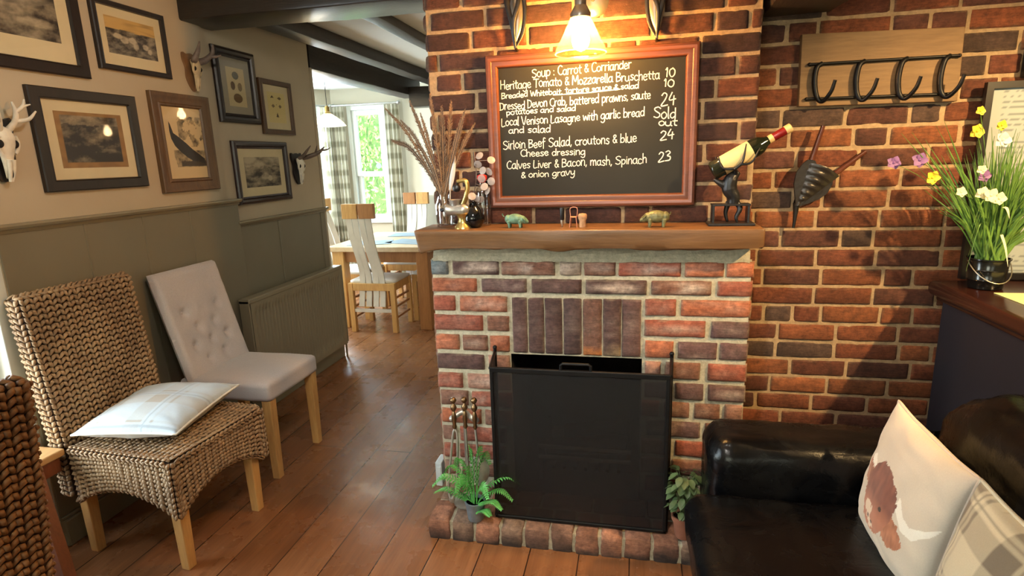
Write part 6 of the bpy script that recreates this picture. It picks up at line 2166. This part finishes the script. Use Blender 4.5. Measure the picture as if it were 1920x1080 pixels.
# ------------------------------------------------------------------ low bench by the door, seen between the two woven chairs
t = thing('wooden_bench', 'low tan wooden bench with dark red-brown legs beside the white door frame', 'bench', (-2.15, 1.3, 0))
bm = B(); box2(bm, (-2.262, 1.10, .455), (-2.10, 1.60, .482), .005); obj('seat', bm, 'tan_wood', t, True)
bm = B(); box2(bm, (-2.255, 1.115, .395), (-2.112, 1.585, .456), .003); obj('apron', bm, 'red_wood', t, True)
for p_, q_ in (((-2.14, 1.50, .44), (-1.885, 1.36, 0)), ((-2.23, 1.50, .44), (-2.24, 1.42, 0)), ((-2.14, 1.14, .44), (-1.95, 1.16, 0)), ((-2.23, 1.14, .44), (-2.24, 1.15, 0))):
    b = B()
    p3_, q3_ = Vector(p_), Vector(q_)
    A_ = [b.verts.new(p3_ + Vector((x, y, 0))) for x, y in ((-.022, -.022), (.022, -.022), (.022, .022), (-.022, .022))]
    Q_ = [b.verts.new(q3_ + Vector((x, y, 0))) for x, y in ((-.02, -.02), (.02, -.02), (.02, .02), (-.02, .02))]
    b.faces.new(A_); b.faces.new(Q_[::-1])
    for i in range(4): b.faces.new((A_[i], A_[(i + 1) % 4], Q_[(i + 1) % 4], Q_[i]))
    obj('leg', b, 'red_wood', t, True)

# ------------------------------------------------------------------ radiator
t = thing('radiator', 'olive-painted ribbed panel radiator on the left wall beside the dining room opening', 'radiator', (LX, 3.4, .12))
ry0, ry1, rz0, rz1 = 2.86, 3.975, .125, .745
bm = B()
nr = 33
def rad(u, v):
    y = ry0 + .015 + (ry1 - ry0 - .03) * u
    z = rz0 + (rz1 - .02 - rz0) * v
    rib = .5 + .5 * math.cos(2 * PI * nr * u)
    f = 0 if (v < .10 or v > .90 or u < .03 or u > .97) else 1
    return Vector((LX + .112 + .016 * (rib - 1) * f, y, z))
grid(bm, rad, nr * 6, 24)
obj('front_panel', bm, 'radiator', t, True, smooth=180)
bm = B(); box2(bm, (LX + .055, ry0 + .01, rz0), (LX + .098, ry1 - .01, rz1 - .02), .004); obj('convector', bm, 'radiator', t, True)
bm = B(); box2(bm, (LX + .045, ry0, rz1 - .03), (LX + .116, ry1, rz1), .006); obj('top_cover', bm, 'radiator', t, True)
for y0 in (ry0, ry1 - .008):
    bm = B(); box2(bm, (LX + .048, y0, rz0 + .01), (LX + .114, y0 + .008, rz1 - .01), .003); obj('side_cover', bm, 'radiator', t, True)
for y in (ry0 + .10, ry1 - .1):
    bm = B(); box2(bm, (LX + .008, y, rz0 + .1), (LX + .06, y + .03, rz1 - .1), .003); obj('wall_bracket', bm, 'radiator', t, True)
bm = B(); tube(bm, [(LX + .075, ry0 - .03, .0), (LX + .075, ry0 - .03, rz0 + .04), (LX + .075, ry0 + .02, rz0 + .04)], .008, 8); obj('pipe', bm, 'radiator', t, True, smooth=60)
bm = B(); tube(bm, [(LX + .075, ry1 - .02, rz0 + .04), (LX + .075, ry1 + .022, rz0 + .04), (LX + .075, ry1 + .022, 0)], .008, 8); obj('pipe', bm, 'radiator', t, True, smooth=60)

# ------------------------------------------------------------------ dining room
TZ = .765
t = thing('dining_table', 'solid oak dining table with thick square legs in the bright dining room', 'table', (-2.2, 5.4, 0))
tx0, tx1, ty0, ty1 = -2.74, -1.74, 4.72, 5.80
bm = B(); box2(bm, (tx0, ty0, TZ - .045), (tx1, ty1, TZ), .006); obj('tabletop', bm, 'oak_x', t, True)
bm = B()
for a, b_ in (((tx0 + .09, ty0 + .07, TZ - .15), (tx1 - .09, ty0 + .10, TZ - .044)), ((tx0 + .09, ty1 - .10, TZ - .15), (tx1 - .09, ty1 - .07, TZ - .044)), ((tx0 + .06, ty0 + .09, TZ - .15), (tx0 + .09, ty1 - .09, TZ - .044)), ((tx1 - .09, ty0 + .09, TZ - .15), (tx1 - .06, ty1 - .09, TZ - .044))):
    box2(bm, a, b_, .003)
obj('apron', bm, 'oak_dark', t, True)
for x in (tx0 + .04, tx1 - .15):
    for y in (ty0 + .03, ty1 - .15):
        bm = B(); box2(bm, (x, y, 0), (x + .11, y + .11, TZ - .044), .005); obj('leg', bm, 'oak' if x < -2.3 else 'oak_dark', t, True)  # left legs paler, right ones darker: light and shade put into the oak
for (cx_, cy_, rz, lb) in ((-2.42, 4.98, .3, 'slate blue placemat nearest the chair at the front of the dining table'), (-2.05, 5.05, -.25, 'slate blue placemat on the right front of the dining table'), (-2.25, 5.56, .1, 'slate blue placemat at the window end of the dining table')):
    b = B(); box(b, (cx_, cy_, TZ + .0025), (.40, .28, .004), Matrix.Rotation(rz, 3, 'Z'), .0015, 1)
    tag(obj('placemat', b, 'mat_blue'), lb, 'placemat', 'placemats on the dining table')


def dining_chair(label):
    """high slat-back chair; local: x across, y towards the table, z up; back at y = 0"""
    t = thing('dining_chair', label, 'chair', (0, 0, 0), 0, 'high-backed dining chairs')
    for x in (-.20, .20):
        for y in (.022, .385):
            b = B(); box2(b, (x - .022, y - .022, 0), (x + .022, y + .022, .452), .003); obj('leg', b, 'oak', t)
    b = B()
    for a, c in (((-.20, .005, .385), (.20, .035, .45)), ((-.20, .372, .385), (.20, .402, .45)), ((-.215, .02, .385), (-.19, .39, .45)), ((.19, .02, .385), (.215, .39, .45))):
        box2(b, a, c, .003)
    obj('seat_frame', b, 'oak', t)
    b = B(); soft_box(b, (-.215, .03, .445), (.215, .405, .478), .014, 0, 8, .006); obj('seat', b, 'white_slat', t, smooth=180)
    b = B()
    for x in (-.20, .20):
        for z in (.12, .22, .30):
            box2(b, (x - .008, .03, z), (x + .008, .38, z + .018), .002)
    obj('side_stretcher', b, 'oak_dark', t)
    b = B(); box2(b, (-.19, .008, .185), (.19, .030, .215), .002); obj('back_stretcher', b, 'white_slat', t)
    for k, (xb, xt, ph) in enumerate(((-.105, -.085, 0), (-.040, -.030, .8), (.030, .030, .4), (.092, .085, 1.0))):
        b = B()
        P = [Vector((xb + (xt - xb) * q + .014 * math.sin(q * PI * 1.6 + ph) * (.3 + math.sin(PI * q)), .012 - .115 * max(0, q - .35) / .65 + .018 * math.sin(PI * q * 1.4), .24 + .83 * q)) for q in [i / 16 for i in range(17)]]
        prev = None
        for p in P:
            row = [b.verts.new(p + Vector(o)) for o in ((-.026, -.008, 0), (.026, -.008, 0), (.026, .008, 0), (-.026, .008, 0))]
            if prev:
                for i in range(4): b.faces.new((prev[i], prev[(i + 1) % 4], row[(i + 1) % 4], row[i]))
            else: b.faces.new(row[::-1])
            prev = row
        b.faces.new(prev)
        obj('back_slat', b, 'white_slat', t, smooth=40)
    for x0, x1, mt_ in ((-.145, -.006, 'oak'), (.006, .145, 'oak_dark')):
        b = B(); box2(b, (x0, -.135, 1.04), (x1, -.088, 1.165), .005); obj('headrest_block', b, mt_, t)
    return t


dc = dining_chair('high-backed oak and white slat chair at the near end of the dining table')
dc.location = (-2.285, 4.63, 0)
dup(dc, (-2.365, 5.965, 0), PI, 'high-backed slat chair at the window end of the dining table')
dup(dc, (-2.93, 5.25, 0), -PI / 2, 'slat-back chair on the left side of the dining table, mostly hidden by the wall')
dup(dc, (-1.655, 5.26, 0), PI / 2, 'slat-back chair on the right side of the dining table, half hidden by the fireplace')


def curtain(label, p, q, z0, z1, folds, seed):
    b, lay = BC()
    p, q = Vector((*p, 0)), Vector((*q, 0))
    d = (q - p); n_ = Vector((d.y, -d.x, 0)).normalized()
    def f(u, v):
        a = u * folds * 2 * PI
        return p + d * (u + .012 * math.sin(a * 2)) + n_ * (.028 * math.sin(a) + .010 * math.sin(a * 2.3 + seed + v * 2)) * (.75 + .35 * (1 - v)) + Vector((0, 0, z0 + (z1 - z0) * v))
    def c(u, v):
        z = (z0 + (z1 - z0) * v) / .17
        x = u * folds * .9
        k = (.5 if (z % 1) < .42 else 0) + (.5 if (x % 1) < .42 else 0)
        return mixc(srgb(228, 226, 214), srgb(162, 158, 140), k)
    grid(b, f, folds * 14, 90, False, c, lay)
    return tag(obj('curtain', b, 'curtain', smooth=180), label, 'curtain', 'checked dining room curtains')


n = N('checked_curtain')
a = n.new('ShaderNodeVertexColor', layer_name='Col')
df = n.new('ShaderNodeBsdfDiffuse'); tl = n.new('ShaderNodeBsdfTranslucent'); mx = n.new('ShaderNodeMixShader'); mx.inputs[0].default_value = .5
n.link(a.outputs[0], df.inputs[0]); n.link(a.outputs[0], tl.inputs[0]); n.link(df.outputs[0], mx.inputs[1]); n.link(tl.outputs[0], mx.inputs[2]); n.link(mx.outputs[0], n.out.inputs[0])
M['curtain'] = n.m
cur = [('checked curtain drawn across the angled left bay window', lp(bay[1], bay[2], .80), lp(bay[1], bay[2], .985), 4), ('checked curtain hanging left of the sash window', lp(bay[2], bay[3], .0), lp(bay[2], bay[3], .22), 5), ('checked curtain hanging right of the sash window', lp(bay[2], bay[3], .79), lp(bay[2], bay[3], .985), 4)]
for i, (lb, p, q, fo) in enumerate(cur):
    d = Vector((q[0] - p[0], q[1] - p[1])); nn = Vector((d.y, -d.x)).normalized() * .10
    curtain(lb, (p[0] + nn.x, p[1] + nn.y), (q[0] + nn.x, q[1] + nn.y), .12, 2.16, fo, i)
for i, (a_, b_, lb) in enumerate(((bay[1], bay[2], 'steel curtain pole over the angled left bay window'), (bay[2], bay[3], 'steel curtain pole over the sash window'))):
    d = Vector((b_[0] - a_[0], b_[1] - a_[1])); nn = Vector((d.y, -d.x)).normalized() * .10
    p, q = lp(a_, b_, .04), lp(a_, b_, .99)
    P, Q = Vector((p[0] + nn.x, p[1] + nn.y, 2.175)), Vector((q[0] + nn.x, q[1] + nn.y, 2.175))
    t = thing('curtain_pole', lb, 'curtain pole', P)
    b = B(); tube(b, [P, Q], .011, 10); obj('pole', b, 'rod', t, True, smooth=60)
    for e in (P, Q):
        b = B(); ball(b, e, .026); obj('finial', b, 'rod', t, True, smooth=180)
    for k in (.08, .92):
        e = P.lerp(Q, k); b = B(); tube(b, [e, e - Vector((nn.x, nn.y, 0)) * .98], .008, 8); obj('bracket', b, 'rod', t, True)


def pendant(label, x, y, zr, r=.15):
    t = thing('pendant_lamp', label, 'lamp', (x, y, zr), 0, 'opal glass pendant lamps')
    b = B(); lathe(b, [(.05, CEIL - .03), (.05, CEIL - .004), (.02, CEIL - .002)], 24, (x, y, 0)); obj('ceiling_rose', b, 'grey_metal', t, True, smooth=40)
    b = B(); tube(b, [(x, y, zr + .17), (x, y, CEIL - .02)], .003, 6); obj('cord', b, 'black_plastic', t, True)
    b = B(); lathe(b, [(.008, zr + .17), (.02, zr + .155), (.02, zr + .12), (.03, zr + .11), (.03, zr + .095)], 20, (x, y, 0)); obj('lamp_holder', b, 'brass', t, True, smooth=40)
    b = B(); lathe(b, [(.028, zr + .105), (.045, zr + .092), (.085, zr + .065), (.125, zr + .030), (r, zr), (r - .003, zr - .004)], 40, (x, y, 0), None, False); obj('lamp_shade', b, 'shade_clear', t, True, smooth=180)
    b = B(); lathe(b, [(.012, zr + .095), (.016, zr + .075), (.030, zr + .05), (.032, zr + .032), (.02, zr + .012), (.001, zr + .006)], 20, (x, y, 0)); obj('bulb', b, 'bulb_dining', t, True, smooth=180)


pendant('lit opal glass pendant lamp hanging in front of the bay window', -2.645, 4.82, 1.828)
pendant('lit pendant lamp behind the chimney, seen only as a reflection in the bird print', -.93, 4.2, 1.885)
pendant('lit pendant lamp behind the chimney, a small glint in the wide brown print', -.19, 4.2, 1.78)
print('objects', len(bpy.data.objects), 'verts', sum(len(m_.vertices) for m_ in bpy.data.meshes))
